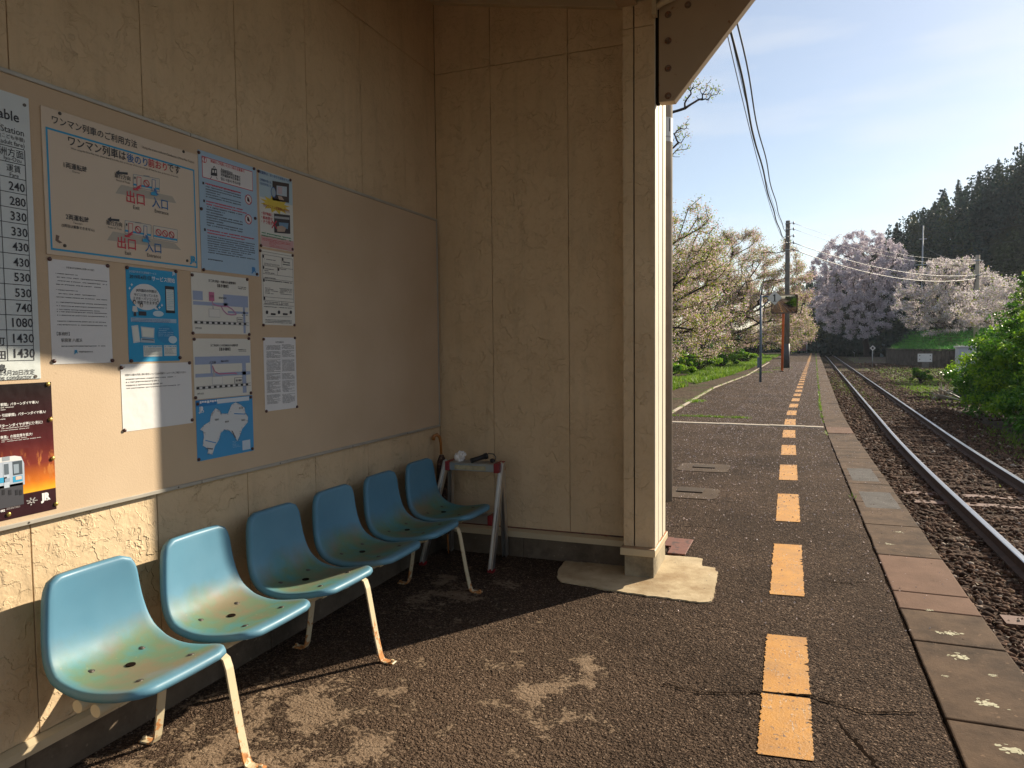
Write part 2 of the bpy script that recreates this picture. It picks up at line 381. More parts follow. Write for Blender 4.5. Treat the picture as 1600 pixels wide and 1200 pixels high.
# worn grey repair patches and lichen spots on the coping, cracks in the asphalt
def blob(cx, cy, rx, ry, z, n=22, jag=.25, seed=0):
    r_ = random.Random(seed); return [(cx+rx*math.cos(t)*(1+jag*r_.uniform(-1, 1)), cy+ry*math.sin(t)*(1+jag*r_.uniform(-1, 1)), z) for t in [2*math.pi*i/n for i in range(n)]]
mb = MB()
for k, (cx, cy, rx, ry) in enumerate([(.78, 8.95, .13, .42), (.80, 7.55, .14, .38)]):
    p = [(cx+rx*sx*(1+.06*math.sin(q*3.1)), cy+ry*sy, .0084) for q, (sx, sy) in enumerate([(-1, -1), (-.4, -1.03), (.3, -.98), (1, -1), (1.05, -.3), (.97, .4), (1, 1), (.2, 1.04), (-.5, .97), (-1, 1), (-1.04, .3), (-.98, -.4)])]; mb.add(p, [tuple(range(len(p)))])
mb.build('coping_repair', M['coping_grey'], kind='structure')
mb = MB(); k = 0
for cx, cy, r_ in [(.774, 4.17, .045), (.768, 3.875, .05), (.765, 3.40, .055), (.78, 3.03, .055), (.70, 5.9, .03), (.81, 6.3, .028), (.74, 4.5, .022), (.66, 3.62, .015), (.86, 3.7, .02)]:
    for j in range(34):
        p = blob(cx+random.gauss(0, r_*.5), cy+random.gauss(0, r_*.30), r_*random.uniform(.04, .26), r_*random.uniform(.03, .18), .0085+.00002*j, 9, .3, k); k += 1
        mb.add(p, [tuple(range(len(p)))])
link(bpy.data.objects.new('lichen', mb.mesh('lichen', M['lichen'])), kind='stuff')
def crack(mb, pts, w=.006, z=.0012, jit=.012, seed=1):
    r_ = random.Random(seed); P = []
    for (a, b) in zip(pts[:-1], pts[1:]):
        n = max(2, int(math.dist(a, b)/.02))
        for i in range(n): t = i/n; P.append((a[0]+(b[0]-a[0])*t+r_.gauss(0, jit*.4), a[1]+(b[1]-a[1])*t+r_.gauss(0, jit*.4)))
    V = []; F = []
    for i, p in enumerate(P):
        q = P[min(i+1, len(P)-1)]; o_ = P[max(i-1, 0)]; dx, dy = q[0]-o_[0], q[1]-o_[1]; l_ = math.hypot(dx, dy) or 1
        ww = w*r_.uniform(.25, 1.4)*min(1, (i+1)/8, (len(P)-i)/8); V += [(p[0]-dy/l_*ww, p[1]+dx/l_*ww, z), (p[0]+dy/l_*ww, p[1]-dx/l_*ww, z)]
    for i in range(len(P)-1): F.append((2*i, 2*i+1, 2*i+3, 2*i+2))
    mb.add(V, F)
mb = MB()
crack(mb, [(-.62, 3.14), (-.34, 3.10), (-.09, 3.20), (.09, 3.235), (.30, 3.16), (.565, 3.25)], .006, .0062)
crack(mb, [(.18, 3.09), (.24, 2.93), (.33, 2.72), (.40, 2.5)], .008, .0012, seed=2)
crack(mb, [(.10, 4.9), (.3, 4.86), (.5, 4.93)], .004, .0012, seed=3)
crack(mb, [(-1.0, 5.9), (-.7, 6.02), (-.45, 5.96)], .005, .0012, seed=4)
for y0 in (-2, 2.2, 3.9, 6.0, 8.2, 10.5): crack(mb, [(edge_in(y0+i*.25)+.003, y0+i*.25) for i in range(9)], .009, -.004, .006, seed=int(y0*10)+40)
mb.build('platform_cracks', M['dark'], kind='structure')

# yellow warning line: dashes of worn paint with ragged edges
def m_yellow():
    t = NT('yellow_line_paint'); c = t.coord(); n = t.noise(c, 7, 6)
    col = t.ramp(n, [(.3, (.46, .20, .020)), (.7, (.57, .265, .034))])
    d = t.math('ABSOLUTE', t.math('SUBTRACT', t.noise(t.coord((2.5, .7, 1)), 5, 5, .6, .4), .5))
    k = t.ramp(d, [(0, 1.0), (.006, 0.0)]); k = t.math('MULTIPLY', k, t.ramp(t.noise(c, 3, 3), [(.43, 0.0), (.50, 1.0)]))
    pale = t.mix(t.ramp(t.noise(c, 60, 3), [(.45, 0.0), (.5, 1.0)]), (.62, .56, .46), (.06, .05, .04))
    col = t.mix(k, col, pale)
    chip = t.ramp(t.noise(c, 55, 4, .6), [(.635, 0.0), (.66, 1.0)])
    col = t.mix(chip, col, (.08, .06, .05))
    col = t.mix(t.ramp(t.noise(c, 4.5, 8, .7), [(.46, 0.0), (.72, .42)]), col, (.20, .12, .06))
    return t.fin(col, .6, t.bump(t.math('ADD', t.noise(c, 110, 4), n), .5, .004))
M['yellow'] = m_yellow()
mb = MB(); yds = [(2.70, 3.190), (3.212, 3.86), (4.50, 5.66), (6.40, 7.58), (8.36, 9.42), (10.25, 11.25)]
y = 12.15
while y < 110: yds.append((y, y+1.08)); y += 1.92
yds += [(.75, 1.9), (-1.2, 0)]
for k, (a, b) in enumerate(yds):
    n = 64 if b < 12 else (8 if b < 40 else 3); j_ = .006 if b < 20 else .003; r_ = random.Random(k)
    r_.seed(k+3)
    Lp = [(-.096+off(a+(b-a)*i/n)+r_.gauss(0, j_*.35)-(.006 if r_.random() < .06 else 0)+.003*nz2(k, i, .23), a+(b-a)*i/n) for i in range(n+1)]
    Rp = [(.095+off(a+(b-a)*i/n)+r_.gauss(0, j_*.35)-(.018 if r_.random() < .05 else 0)+.003*nz2(i, k, .21), a+(b-a)*i/n) for i in range(n+1)]
    z = .004; V = []; F = []
    for p, q in zip(Lp, Rp): V += [(p[0], p[1]+r_.gauss(0, .002), z), (q[0], q[1]+.02*(1 if b < 12 else 0)+r_.gauss(0, .002), z)]
    F = [(2*i, 2*i+1, 2*i+3, 2*i+2) for i in range(n)]; mb.add(V, F)
o = mb.build('platform_marking', M['yellow'], kind='structure')
M['oldwhite'] = m_concrete('old_white_line', (.40, .33, .25), (.58, .50, .40), speck=False, sc=14)
mb = MB()
def ridge_line(pts, w, h, n=3):
    for (a, b) in zip(pts[:-1], pts[1:]):
        dx, dy = b[0]-a[0], b[1]-a[1]; L = math.hypot(dx, dy); ox, oy = -dy/L*w/2, dx/L*w/2; hh = h*random.uniform(.75, 1.1)
        mb.prism([(a[0]+ox, a[1]+oy), (a[0]-ox, a[1]-oy), (b[0]-ox*.995, b[1]-oy*.995), (b[0]+ox*.995, b[1]+oy*.995)], -.01, hh)
ridge_line([(-2.40+i*.297, 13.99-i*.020+random.uniform(-.008, .008)) for i in range(11)], .15, .018)
ridge_line([(xr(y)+.03+random.uniform(-.006, .006), y) for y in np.arange(14.05, 60, .8)], .075, .02)
mb.build('white_marking', M['oldwhite'], kind='structure')

# cement pad at the column, steel cover, two cement patches with covers
pad = [(-.809, 5.087), (-.587, 5.095), (-.552, 5.076), (-.539, 4.91), (-.456, 4.896), (-.425, 4.80), (-.406, 4.32), (-.425, 4.225), (-.47, 4.205), (-.924, 4.231), (-1.336, 4.299), (-1.38, 4.35), (-1.42, 4.5), (-1.44, 4.72), (-1.05, 4.75)]
def ragged(poly, s, jit, seed):
    r_ = random.Random(seed); o_ = []
    for i in range(len(poly)):
        a, b = poly[i], poly[(i+1) % len(poly)]; n = max(1, int(math.dist(a, b)/s))
        for k in range(n): t = k/n; o_.append((a[0]+(b[0]-a[0])*t+r_.gauss(0, jit), a[1]+(b[1]-a[1])*t+r_.gauss(0, jit)))
    return o_
mb = MB(); mb.prism(ragged(pad, .03, .0035, 5)[::-1], -.02, .009)
mb.build('cement_pad', M['pad'], kind='structure')
def m_rustplate():
    t = NT('rusty_plate'); c = t.coord(); n = t.noise(c, 14, 7, .65)
    col = t.ramp(n, [(.35, (.12, .038, .022)), (.5, (.19, .068, .04)), (.62, (.07, .03, .02))])
    return t.fin(col, .75, t.bump(n, .5, .004))
M['rustplate'] = m_rustplate()
mb = MB(); mb.prism([(-.80, 5.115), (-.675, 5.115), (-.668, 5.525), (-.86, 5.545), (-.86, 5.3), (-.80, 5.3)][::1], .010, .018)
mb.prism([(-.79, 5.12), (-.70, 5.12), (-.70, 5.5), (-.85, 5.5)], -.01, .010)
o = mb.build('drain_cover', M['rustplate'], label='rusty red steel plate lying on the asphalt behind the shelter corner', cat='drain cover'); bevel(o, .002, 1)
M['cover_cement'] = m_concrete('cover_cement', (.07, .048, .032), (.115, .082, .056), speck=False)
M['cover_iron'] = m_concrete('cover_iron', (.06, .045, .034), (.10, .075, .055), speck=False)
for lab, (px0, px1, py0, py1), (cx0, cx1, cy0, cy1) in (
    ('small dark access cover in a cement patch, nearest to the concrete pole', (-1.20, -.645, 7.08, 7.62), (-1.055, -.80, 7.35, 7.57)),
    ('small dark access cover in a cement patch, farther from the concrete pole', (-1.25, -.66, 8.62, 9.2), (-1.08, -.82, 8.86, 9.04))):
    th = thing('access_cover', lab, 'access cover', ((px0+px1)/2, (py0+py1)/2, 0), 'access covers in the platform')
    mb = MB(); rr = .09; P = []
    for (qx, qy, a0) in ((px1-rr, py1-rr, 0), (px0+rr, py1-rr, 90), (px0+rr, py0+rr, 180), (px1-rr, py0+rr, 270)):
        for k in range(5): a = R(a0+k*22.5); P.append((qx+rr*math.cos(a), qy+rr*math.sin(a)))
    mb.prism(ragged(P, .05, .004, 3), -.01, .006); local(mb.build('cement_surround', M['cover_cement']), th)
    mb = MB(); mb.box(cx0, cx1, cy0, cy1, .006, .018); local(bevel(mb.build('lid', M['cover_iron']), .004), th)

# ------------------------------------------------------------------ railway track
M['railhead'] = simple('polished_rail_head', (.50, .50, .52), .28, .95, .08)
M['railside'] = simple('rusty_rail_side', (.075, .042, .028), .85, .1, .25, 12)
M['sleeper'] = m_ground('sleeper_wood', ((.045, .028, .02), (.075, .045, .032), (.10, .065, .045)), 6, 1, 30)
M['sleeper_red'] = simple('reddish_sleeper', (.13, .06, .038), .8, 0, .25, 9, .5)
trk = thing('railway_track', 'single railway track with two bright rails on dark sleepers beside the platform', 'railway track', (2.65, 10, -.73))
ys = [-30, -12]+list(np.arange(-4, 24, .5))+list(np.arange(24, 112, 2.0))+list(np.arange(112, 260, 4.0))
prof = [(-.065, -.15), (.065, -.15), (.065, -.135), (.010, -.118), (.010, -.038), (.033, -.028), (.033, -.006), (.026, 0.0), (-.026, 0.0), (-.033, -.006), (-.033, -.028), (-.010, -.038), (-.010, -.118), (-.065, -.135)]
for bx in (2.085, 3.21):
    mb = MB(); V = []; n = len(prof)
    for y in ys: V += [(bx+off(y)+p[0], y, -.56+p[1]) for p in prof]
    F = [(j*n+k, j*n+(k+1) % n, (j+1)*n+(k+1) % n, (j+1)*n+k) for j in range(len(ys)-1) for k in range(n)]
    mb.add(V, F); mb.m = [0 if (i % n) in (6, 7, 8) else 1 for i in range(len(F))]
    local(mb.build('rail', [M['railhead'], M['railside']]), trk)
k = 0; y = -.3
red_at = (6.0, 6.55, 9.95)
sl = [2.7, 3.3, 3.85, 4.4, 5.0, 5.5]+[6.02, 6.62, 7.3]+[7.95+.66*i for i in range(100)]
for y in sl[:92]:
    mb = MB(); red = any(abs(y-r_) < .3 for r_ in (6.02, 6.62, 11.9)) or y == 11.25
    zt = -.718+random.uniform(-.014, .012) + (.018 if red else 0)
    mb.box(-1.04, 1.04, -.10, .10, -.14, 0)
    for s in (-.5625, .5625):
        for q in (-.09, .09): mb.box(s+q-.02, s+q+.02, -.03, .03, 0, .02)
    o = mb.build('sleeper', M['sleeper_red'] if red else M['sleeper'], label='reddish sleeper' if red else None); o.location = (2.65+off(y)+random.uniform(-.02, .02), y, zt); o.rotation_euler = (0, 0, random.uniform(-.012, .012)-.03*(y > 19))
    o.parent = trk; o.location = Vector(o.location)-Vector(trk.location)

# loose ballast stones (nobody could count them) + dead leaves
def stones(name, N, xs, ysr, size, zf, mat, seed, dens=None):
    g = np.random.default_rng(seed)
    ico = np.array([(0, 0, 1), (.894, 0, .447), (.276, .851, .447), (-.724, .526, .447), (-.724, -.526, .447), (.276, -.851, .447), (.724, .526, -.447), (-.276, .851, -.447), (-.894, 0, -.447), (-.276, -.851, -.447), (.724, -.526, -.447), (0, 0, -1)])
    fc = np.array([(0, 1, 2), (0, 2, 3), (0, 3, 4), (0, 4, 5), (0, 5, 1), (1, 6, 2), (2, 7, 3), (3, 8, 4), (4, 9, 5), (5, 10, 1), (2, 6, 7), (3, 7, 8), (4, 8, 9), (5, 9, 10), (1, 10, 6), (6, 11, 7), (7, 11, 8), (8, 11, 9), (9, 11, 10), (10, 11, 6)])
    u = g.random(N); Y = ysr[0]*(ysr[1]/ysr[0])**u if ysr[0] > 0 else ysr[0]+(ysr[1]-ysr[0])*u
    X = xs[0]+(xs[1]-xs[0])*g.random(N); X = X+np.array([off(y) for y in Y])
    S = size*g.uniform(.5, 1.35, N)*(1+Y/40 if ysr[0] > 0 else 1)
    Z = np.array([zf(x, y) for x, y in zip(X, Y)])+g.uniform(-.4, .35, N)*S
    V = ico[None]*g.uniform(.62, 1.25, (N, 12, 1))*S[:, None, None]*g.uniform(.6, 1.2, (N, 1, 3))
    a = g.random(N)*6.28; c, s = np.cos(a), np.sin(a)
    V = np.stack([V[..., 0]*c[:, None]-V[..., 1]*s[:, None], V[..., 0]*s[:, None]+V[..., 1]*c[:, None], V[..., 2]*.8], -1)
    V += np.stack([X, Y, Z], -1)[:, None]
    F = (fc[None]+12*np.arange(N)[:, None, None]).reshape(-1, 3)
    return link(bpy.data.objects.new(name, np_mesh(name, V.reshape(-1, 3), F, mat)), kind='stuff')
t = NT('ballast_stone'); g_ = t.n('NewGeometry')
cc = t.ramp(g_.outputs['Random Per Island'], [(0, (.020, .011, .008)), (.45, (.068, .034, .020)), (.8, (.14, .073, .044)), (.96, (.24, .15, .10)), (1, (.5, .43, .36))])
M['stone'] = t.fin(t.mix(.35, cc, t.ramp(t.noise(t.coord(), 60, 4), [(.3, (.022, .013, .009)), (.7, (.12, .07, .045))])), .92, spec=.12)
stones('ballast', 46000, (1.02, 4.9), (2.6, 60), .029, lambda x, y: -.728-.10*max(0, min(1, (x-off(y)-3.9)))**2, M['stone'], 3)
stones('yard_gravel', 9000, (4.6, 13), (24, 85), .035, lambda x, y: -.775, M['stone'], 5)

# ------------------------------------------------------------------ waiting shelter
XW, YB = -2.42, 4.78
sh = thing('waiting_shelter', 'open-fronted beige waiting shelter with textured siding walls and a steel corner column', 'shelter', (-1.6, 3, 0))
def P(name, mb, mats, lab=None): o = mb.build(name, mats, label=lab); return local(o, sh)
seams = [1.68+.53*k for k in range(-10, 7)]
seams = [s for s in seams if -1.7 < s < YB-.1]
def panels_left(z0, z1, mb):
    ed = [-1.8]+seams+[YB]
    for a, b in zip(ed[:-1], ed[1:]): mb.box(XW-.016, XW, a+.0018, b-.0018, z0, z1)
mb = MB(); panels_left(.172, 3.4625, mb); panels_left(3.4665, 4.10, mb)
o = bevel(mb.build('side_wall', M['siding']), .0015, 1); local(o, sh)
mb = MB(); mb.box(XW-.10, XW-.0165, -1.8, YB+.2, -.02, 4.12); P('wall_core', mb, M['under'])
mb = MB(); ed = [XW+.0005, -1.985, -1.418, -.998]
for a, b in zip(ed[:-1], ed[1:]):
    mb.box(a+.0018, b-.0018, YB, YB+.016, .192, 3.4625); mb.box(a+.0018, b-.0018, YB, YB+.016, 3.4665, 4.1)
o = bevel(mb.build('end_wall', M['siding']), .0015, 1); local(o, sh)
mb = MB(); mb.box(XW-.015, -.995, YB+.0165, YB+.2, -.02, 4.1); P('end_wall_core', mb, M['under'])
# plinths and flashings
mb = MB()
for a, b in zip([-1.8, -.9, .35, 1.62, 2.86, 4.15], [-.9, .35, 1.62, 2.86, 4.15, 4.735]): mb.box(XW-.03, XW+.012, a+.0015, b-.0015, -.03, .132)
o = bevel(mb.build('side_plinth', M['plinth']), .003, 1); local(o, sh)
mb = MB(); 
for a, b in zip([XW-.02, -1.75, -1.0], [-1.75, -1.0, -.9]): mb.box(a+.0015, b-.0015, 4.735, YB+.17, -.03, .142)
o = bevel(mb.build('end_plinth', M['plinth']), .003, 1); local(o, sh)
mb = MB(); mb.prism([(XW-.012, .171), (XW+.004, .171), (XW+.030, .160), (XW+.030, .128), (XW+.026, .128), (XW+.0125, .1325), (XW-.012, .1325)][::-1], -1.8, 4.715, 'y'); P('side_flashing', mb, M['trim'])
mb = MB(); mb.prism([(YB+.012, .1915), (YB-.003, .1915), (4.722, .182), (4.722, .142), (4.726, .142), (4.7345, .1425), (YB+.012, .1425)], XW+.031, -.9985, 'x'); P('end_flashing', mb, M['trim'])
mb = MB(); mb.box(XW+.03, -.999, YB-.006, YB-.0005, .1925, .2); P('rust_line', mb, M['rustplate'])
# corner column: plinth, cap, siding skin, cover strips
mb = MB(); mb.box(-.985, -.797, 4.545, 5.0, -.03, .150); o = bevel(mb.build('column_plinth', m_concrete('column_plinth', (.30, .25, .17), (.46, .39, .27), dark=(.10, .085, .06), speck=False, sc=4)), .004, 2); local(o, sh)
mb = MB(); mb.prism([(-1.006, 4.512), (-.782, 4.512), (-.782, 5.02), (-1.006, 5.02)], .151, .196); mb.mi = 1; mb.prism([(-1.004, 4.514), (-.784, 4.514), (-.784, 5.018), (-1.004, 5.018)], .1962, .200)
o = bevel(mb.build('column_cap', [M['trim'], M['trim_edge']]), .002, 1); local(o, sh)
CT = 3.62
mb = MB(); mb.box(-.993, -.9275, 4.560, 4.576, .2005, 3.4625); mb.box(-.9195, -.794, 4.560, 4.576, .2005, 3.4625)
mb.box(-.993, -.9275, 4.560, 4.576, 3.4665, CT); mb.box(-.9195, -.794, 4.560, 4.576, 3.4665, CT)
mb.box(-.993, -.977, 4.5765, YB-.001, .2005, CT)
o = bevel(mb.build('column_siding', M['siding']), .0015, 1); local(o, sh)
mb = MB(); mb.box(-.9765, -.8, 4.577, 4.992, .2005, CT); P('column_core', mb, M['dark'])
mb = MB()
for a, b, x in ((4.5605, 4.612, -.790), (4.616, 4.70, -.794), (4.704, 4.79, -.792), (4.794, 4.86, -.795), (4.864, 4.915, -.790), (4.919, 4.99, -.794)): mb.box(-.80, x, a, b, .2005, CT)
o = bevel(mb.build('column_side_trim', simple('pale_cream_trim', (.66, .58, .44), .6, 0, .06, 5, .3)), .002, 1); local(o, sh)
mb = MB(); mb.prism([(XW+.0005, 4.012), (-.998, 3.722), (-.998, 3.675), (XW+.0005, 3.955)], YB-.045, YB-.0005, 'y'); o = bevel(mb.build('sloping_trim', M['trim']), .003, 1); local(o, sh)
# roof: slopes from the back wall down to the column line, then a flat eave out to the platform
mb = MB(); EX = 1.0; zE = 3.69
mb.prism([(-2.75, 4.085), (-.985, 3.725), (-.785, 3.72), (-.785, 3.825), (-.985, 3.83), (-2.75, 4.19)], -1.9, 5.02, 'y'); mb.prism([(-.7845, 3.72), (EX, zE+.05), (EX, zE+.14), (-.7845, 3.825)], -1.9, 4.665, 'y'); P('roof', mb, M['under'])
mb = MB()
for y in (-1.75, .2, 1.9): mb = MB(); mb.box(-1.0, EX-.05, y-.05, y+.05, 3.56, 3.70); P('roof_beam', mb, M['steel_paint'])
mb = MB(); mb.box(-.99, -.16, 4.566, 4.626, 3.601, 3.74); mb.box(-.16, EX-.03, 4.566, 4.626, 3.62, 3.74); P('roof_beam', mb, M['steel_paint'])
mb = MB(); mb.box(-1.02, -.90, -1.85, 4.559, 3.60, 3.70); P('eaves_beam', mb, M['steel_paint'])
# haunched steel bracket with bolts
mb = MB(); mb.prism([(-.768, 2.992), (-.674, 2.988), (-.216, 3.527), (-.15, 3.60), (-.768, 3.60)], 4.560, 4.632, 'y')
br = bevel(mb.build('bracket', M['steel_paint']), .0025, 1); local(br, sh)
mb = MB(); mb.box(-.7895, -.770, 4.572, 4.625, 2.99, 3.60); P('bracket_gap', mb, M['dark'])
for (x, z) in ((-.711, 3.508), (-.711, 3.352), (-.711, 3.187), (-.711, 3.022), (-.593, 3.545)):
    mb = MB(); mb.tube([(x, 4.5598, z), (x, 4.5555, z)], .0205, 20); mb.tube([(x, 4.5555, z), (x, 4.540, z)], .0135, 6); mb.tube([(x, 4.540, z), (x, 4.528, z)], .0065, 10)
    o = mb.build('bolt', M['nut']); o.parent = br
mb = MB(); mb.tube([(-.79, 4.53, 3.545), (-.745, 4.52, 3.565), (-.66, 4.515, 3.585)], [.018, .018, .016], 12); mb.box(-.80, -.775, 4.50, 4.556, 3.50, 3.60)
P('drain_pipe', mb, M['trim'])
# near column behind the camera
mb = MB(); mb.box(-1.0, -.8, -1.9, -1.6, 0, 3.66); P('near_column', mb, M['siding'])

# ------------------------------------------------------------------ six linked plastic seats
bench = thing('linked_seats', 'row of six blue plastic bucket seats on cream steel legs along the shelter wall', 'bench', (-2.05, 3.0, 0))
def seat_mesh():
    """bucket shell, local: x forward (origin over bench line), y across, z up"""
    prof = [(-.212, .318), (-.207, .26), (-.200, .19), (-.191, .125), (-.178, .075), (-.156, .038), (-.120, .013), (-.065, .002), (0, .002), (.07, .011), (.135, .023), (.185, .033), (.214, .034)]
    # prof: (x, z) centre line from back top to front lip
    d = [0]
    for a, b in zip(prof[:-1], prof[1:]): d.append(d[-1]+math.dist(a, b))
    L = d[-1]
    def at(t):
        s = t*L
        for i in range(len(d)-1):
            if s <= d[i+1]+1e-9:
                k = (s-d[i])/(d[i+1]-d[i]); a = prof[max(i-1, 0)]; b = prof[i]; c = prof[i+1]; e = prof[min(i+2, len(prof)-1)]
                q = [0.5*((2*b[j])+(-a[j]+c[j])*k+(2*a[j]-5*b[j]+4*c[j]-e[j])*k*k+(-a[j]+3*b[j]-3*c[j]+e[j])*k**3) for j in (0, 1)]
                return q
        return prof[-1]
    NU, NV = 22, 34; V = []; idx = {}
    def halfw(t):   # width along profile
        w = .160+.038*min(1, max(0, (t-.02)/.45))**1.3
        if t > .82: w -= .006*((t-.82)/.18)**2
        return w
    def point(u, v, sink=0.0, out=0.0):
        # u,v in [-1,1]: rounded-square map, then surface
        t = (v+1)/2
        x, z = at(min(1, max(0, t))); hw = halfw(t)
        y = u*hw
        q = u*u
        bend = math.exp(-((t-.47)/.2)**2)
        back = max(0, 1-t/.42); seat = max(0, (t-.5)/.5)
        x += q*(.012*back+.012*bend)
        z += q*(.004*seat+.012*bend)
        return Vector((x, y, z))
    # rounded outline: per-row extent limited by corner radius
    rc_top, rc_bot = .30, .30
    def lim(v):
        a = abs(v); r_ = .20 if v < 0 else .24
        if a > 1-r_: return 1-(.27 if v < 0 else .30)*(1-math.sqrt(max(0, 1-((a-(1-r_))/r_)**2)))
        return 1.0
    vs_ = [-math.cos(math.pi*j/NV)*.12+(-1+2*j/NV)*.88 for j in range(NV+1)]
    V = []
    for v in vs_:
        l_ = lim(v)
        for i in range(NU+1):
            u = -1+2*i/NU; V.append(point(u*l_, v))
    F = [(j*(NU+1)+i, (j+1)*(NU+1)+i, (j+1)*(NU+1)+i+1, j*(NU+1)+i+1) for j in range(NV) for i in range(NU)]
    # rim: boundary loop rolled outward and back
    loop = [(0, i) for i in range(NU+1)]+[(j, NU) for j in range(1, NV+1)]+[(NV, i) for i in range(NU-1, -1, -1)]+[(j, 0) for j in range(NV-1, 0, -1)]
    ids = [j*(NU+1)+i for j, i in loop]; n = len(ids)
    def nrm(j, i):
        a = V[min(j+1, NV)*(NU+1)+i]-V[max(j-1, 0)*(NU+1)+i]; b = V[j*(NU+1)+min(i+1, NU)]-V[j*(NU+1)+max(i-1, 0)]
        q = a.cross(b).normalized(); return q if q.z > -.2 and q.x > -.6 or q.z > 0 else -q
    N = [nrm(j, i) for j, i in loop]; N = [x if (x.x+x.z) > 0 else -x for x in N]
    prev = ids
    for ring, (o_, s_) in enumerate(((.006, .0015), (.011, .006), (.0135, .013), (.014, .026))):
        cur = []
        for k in range(n):
            p = V[ids[k]]; tg = (V[ids[(k+1) % n]]-V[ids[k-1]]).normalized(); ou = N[k].cross(tg).normalized()
            c_ = Vector((0, 0, .1)); 
            inner = V[ids[k]]-Vector((V[(NV//2)*(NU+1)+NU//2]))
            if ou.dot(inner) < 0: ou = -ou
            cur.append(len(V)); V.append(p+ou*o_-N[k]*s_)
        for k in range(n): F.append((prev[k], prev[(k+1) % n], cur[(k+1) % n], cur[k]))
        prev = cur
    mb = MB(); mb.add(V, F, True); return mb.mesh('seat', M['plastic'])
seat_me = seat_mesh()
bm_b = MB(); bm_b.sphere((0, 0, 0), .0105, 12, 6, (1, 1, .35)); bm_b.tube([(0, 0, -.004), (0, 0, .0005)], .013, 14); bolt_me = bm_b.mesh('bolt', M['bolt'])
bm_h = MB(); bm_h.tube([(0, 0, -.001), (0, 0, .0022)], .016, 18); hole_me = bm_h.mesh('drain_hole', M['dark'])
SEAT_Y = [1.79+.482*k for k in range(6)]; SX, SZ = -2.07, .413
for k, yc in enumerate(SEAT_Y):
    s = bpy.data.objects.new('seat', seat_me); link(s, bench); s.location = Vector((SX, yc, SZ))-Vector(bench.location); s.rotation_euler = (0, random.uniform(-.012, .012), random.uniform(-.02, .02))
    m = s.modifiers.new('thickness', 'SOLIDIFY'); m.thickness = .004; m.offset = -1
    for (x, y, zb_) in ((-.105, -.10, .0115), (-.105, .10, .0115), (.125, -.105, .0225), (.125, .105, .0225)):
        b = bpy.data.objects.new('bolt', bolt_me); link(b, s); b.location = (x, y, zb_); b.rotation_euler = (0, -.08 if x > 0 else .12, 0)
    h = bpy.data.objects.new('drain_hole', hole_me); link(h, s); h.location = (-.04, 0, .0025)
# two tube beams, legs as bent flat bars
mb = MB()
for x in (-2.125, -2.045):
    beam = MB(); beam.tube([(x, SEAT_Y[0]-.19, .356), (x, SEAT_Y[-1]+.16, .356)], .0215, 16)
    local(beam.build('beam', M['leg']), bench)
for k in range(6):
    for dy in (-.10, .10):
        b_ = MB(); b_.box(-2.19, -1.93, SEAT_Y[k]+dy-.016, SEAT_Y[k]+dy+.016, .384, .392)
        b_.box(-2.14, -2.03, SEAT_Y[k]+dy-.014, SEAT_Y[k]+dy+.014, .334, .342)
        local(b_.build('bracket', M['leg']), bench)
leg_front = [(-2.03, .345), (-1.96, .383), (-1.905, .392), (-1.888, .382), (-1.876, .35), (-1.835, .13), (-1.812, .03), (-1.802, .008), (-1.785, .003), (-1.735, .003)]
leg_rear = [(-2.10, .35), (-2.15, .352), (-2.172, .342), (-2.185, .31), (-2.215, .12), (-2.232, .03), (-2.244, .008), (-2.26, .003), (-2.31, .003)]
for k, yl in enumerate((2.0, 2.915, 3.95)):
    for prof_ in (leg_front, leg_rear):
        mb = MB(); mb.ribbon([(x, yl, z) for x, z in prof_], .038, .0075, (0, 1, 0))
        fx = prof_[-1][0]; mb.tube([(fx+(-.012 if prof_ is leg_front else .012), yl, .006), (fx+(-.012 if prof_ is leg_front else .012), yl, .018)], .009, 6)
        o = bevel(mb.build('leg', M['leg']), .0015, 1); local(o, bench)
    mb = MB(); mb.ribbon([(-2.17, yl, .338), (-1.99, yl, .338)], .034, .006, (0, 1, 0)); local(mb.build('cross_bar', M['leg']), bench)

# ------------------------------------------------------------------ step ladder, tissue, torch, umbrella in the corner
# ladder stands folded against the end wall; frame in the x-z plane
lad = thing('step_ladder', 'small folding aluminium step ladder with red plastic caps behind the last seat', 'step ladder', (-2.05, 4.5, 0))
def rail(x0, x1, y0, y1, z1):
    mb = MB(); 
    for dx in (-.013, .013): mb.ribbon([(x0+dx, y0, .02), (x1+dx, y1, z1)], .045, .008, (0, 1, .15))
    mb.ribbon([(x0, y0, .02), (x1, y1, z1)], .006, .026, (0, 1, .15))
    return mb
for (x0, x1) in ((-1.835, -1.800), (-2.345, -2.215)):
    o = rail(x0, x1, 4.34, 4.47, .715).build('stile', M['alu']); local(bevel(o, .002, 1), lad)
    mb = MB(); mb.box(x0-.022, x0+.022, 4.32, 4.362, 0, .022); local(bevel(mb.build('foot', M['red_plastic']), .004), lad)
for (x0, x1) in ((-1.86, -1.835), (-2.29, -2.22)):
    o = rail(x0, x1, 4.66, 4.55, .69).build('stile', M['alu']); local(bevel(o, .002, 1), lad)
for z, xa, xb, y0, y1 in ((.705, -2.20, -1.815, 4.42, 4.55), (.36, -2.26, -1.845, 4.375, 4.46)):
    mb = MB(); mb.box(xa, xb, y0, y1, z-.004, z+.004); mb.box(xa, xb, y0, y0+.006, z-.05, z-.004); 
    for q in range(5): mb.box(xa+.01, xb-.01, y0+.012+q*.024, y0+.018+q*.024, z+.004, z+.0075)
    o = mb.build('step', M['alu']); local(bevel(o, .0015, 1), lad)
    for xx in (xa-.004, xb-.028):
        mb = MB(); mb.box(xx, xx+.036, y0-.004, y1, z-.056, z+.009); local(bevel(mb.build('step_cap', M['red_plastic']), .005), lad)
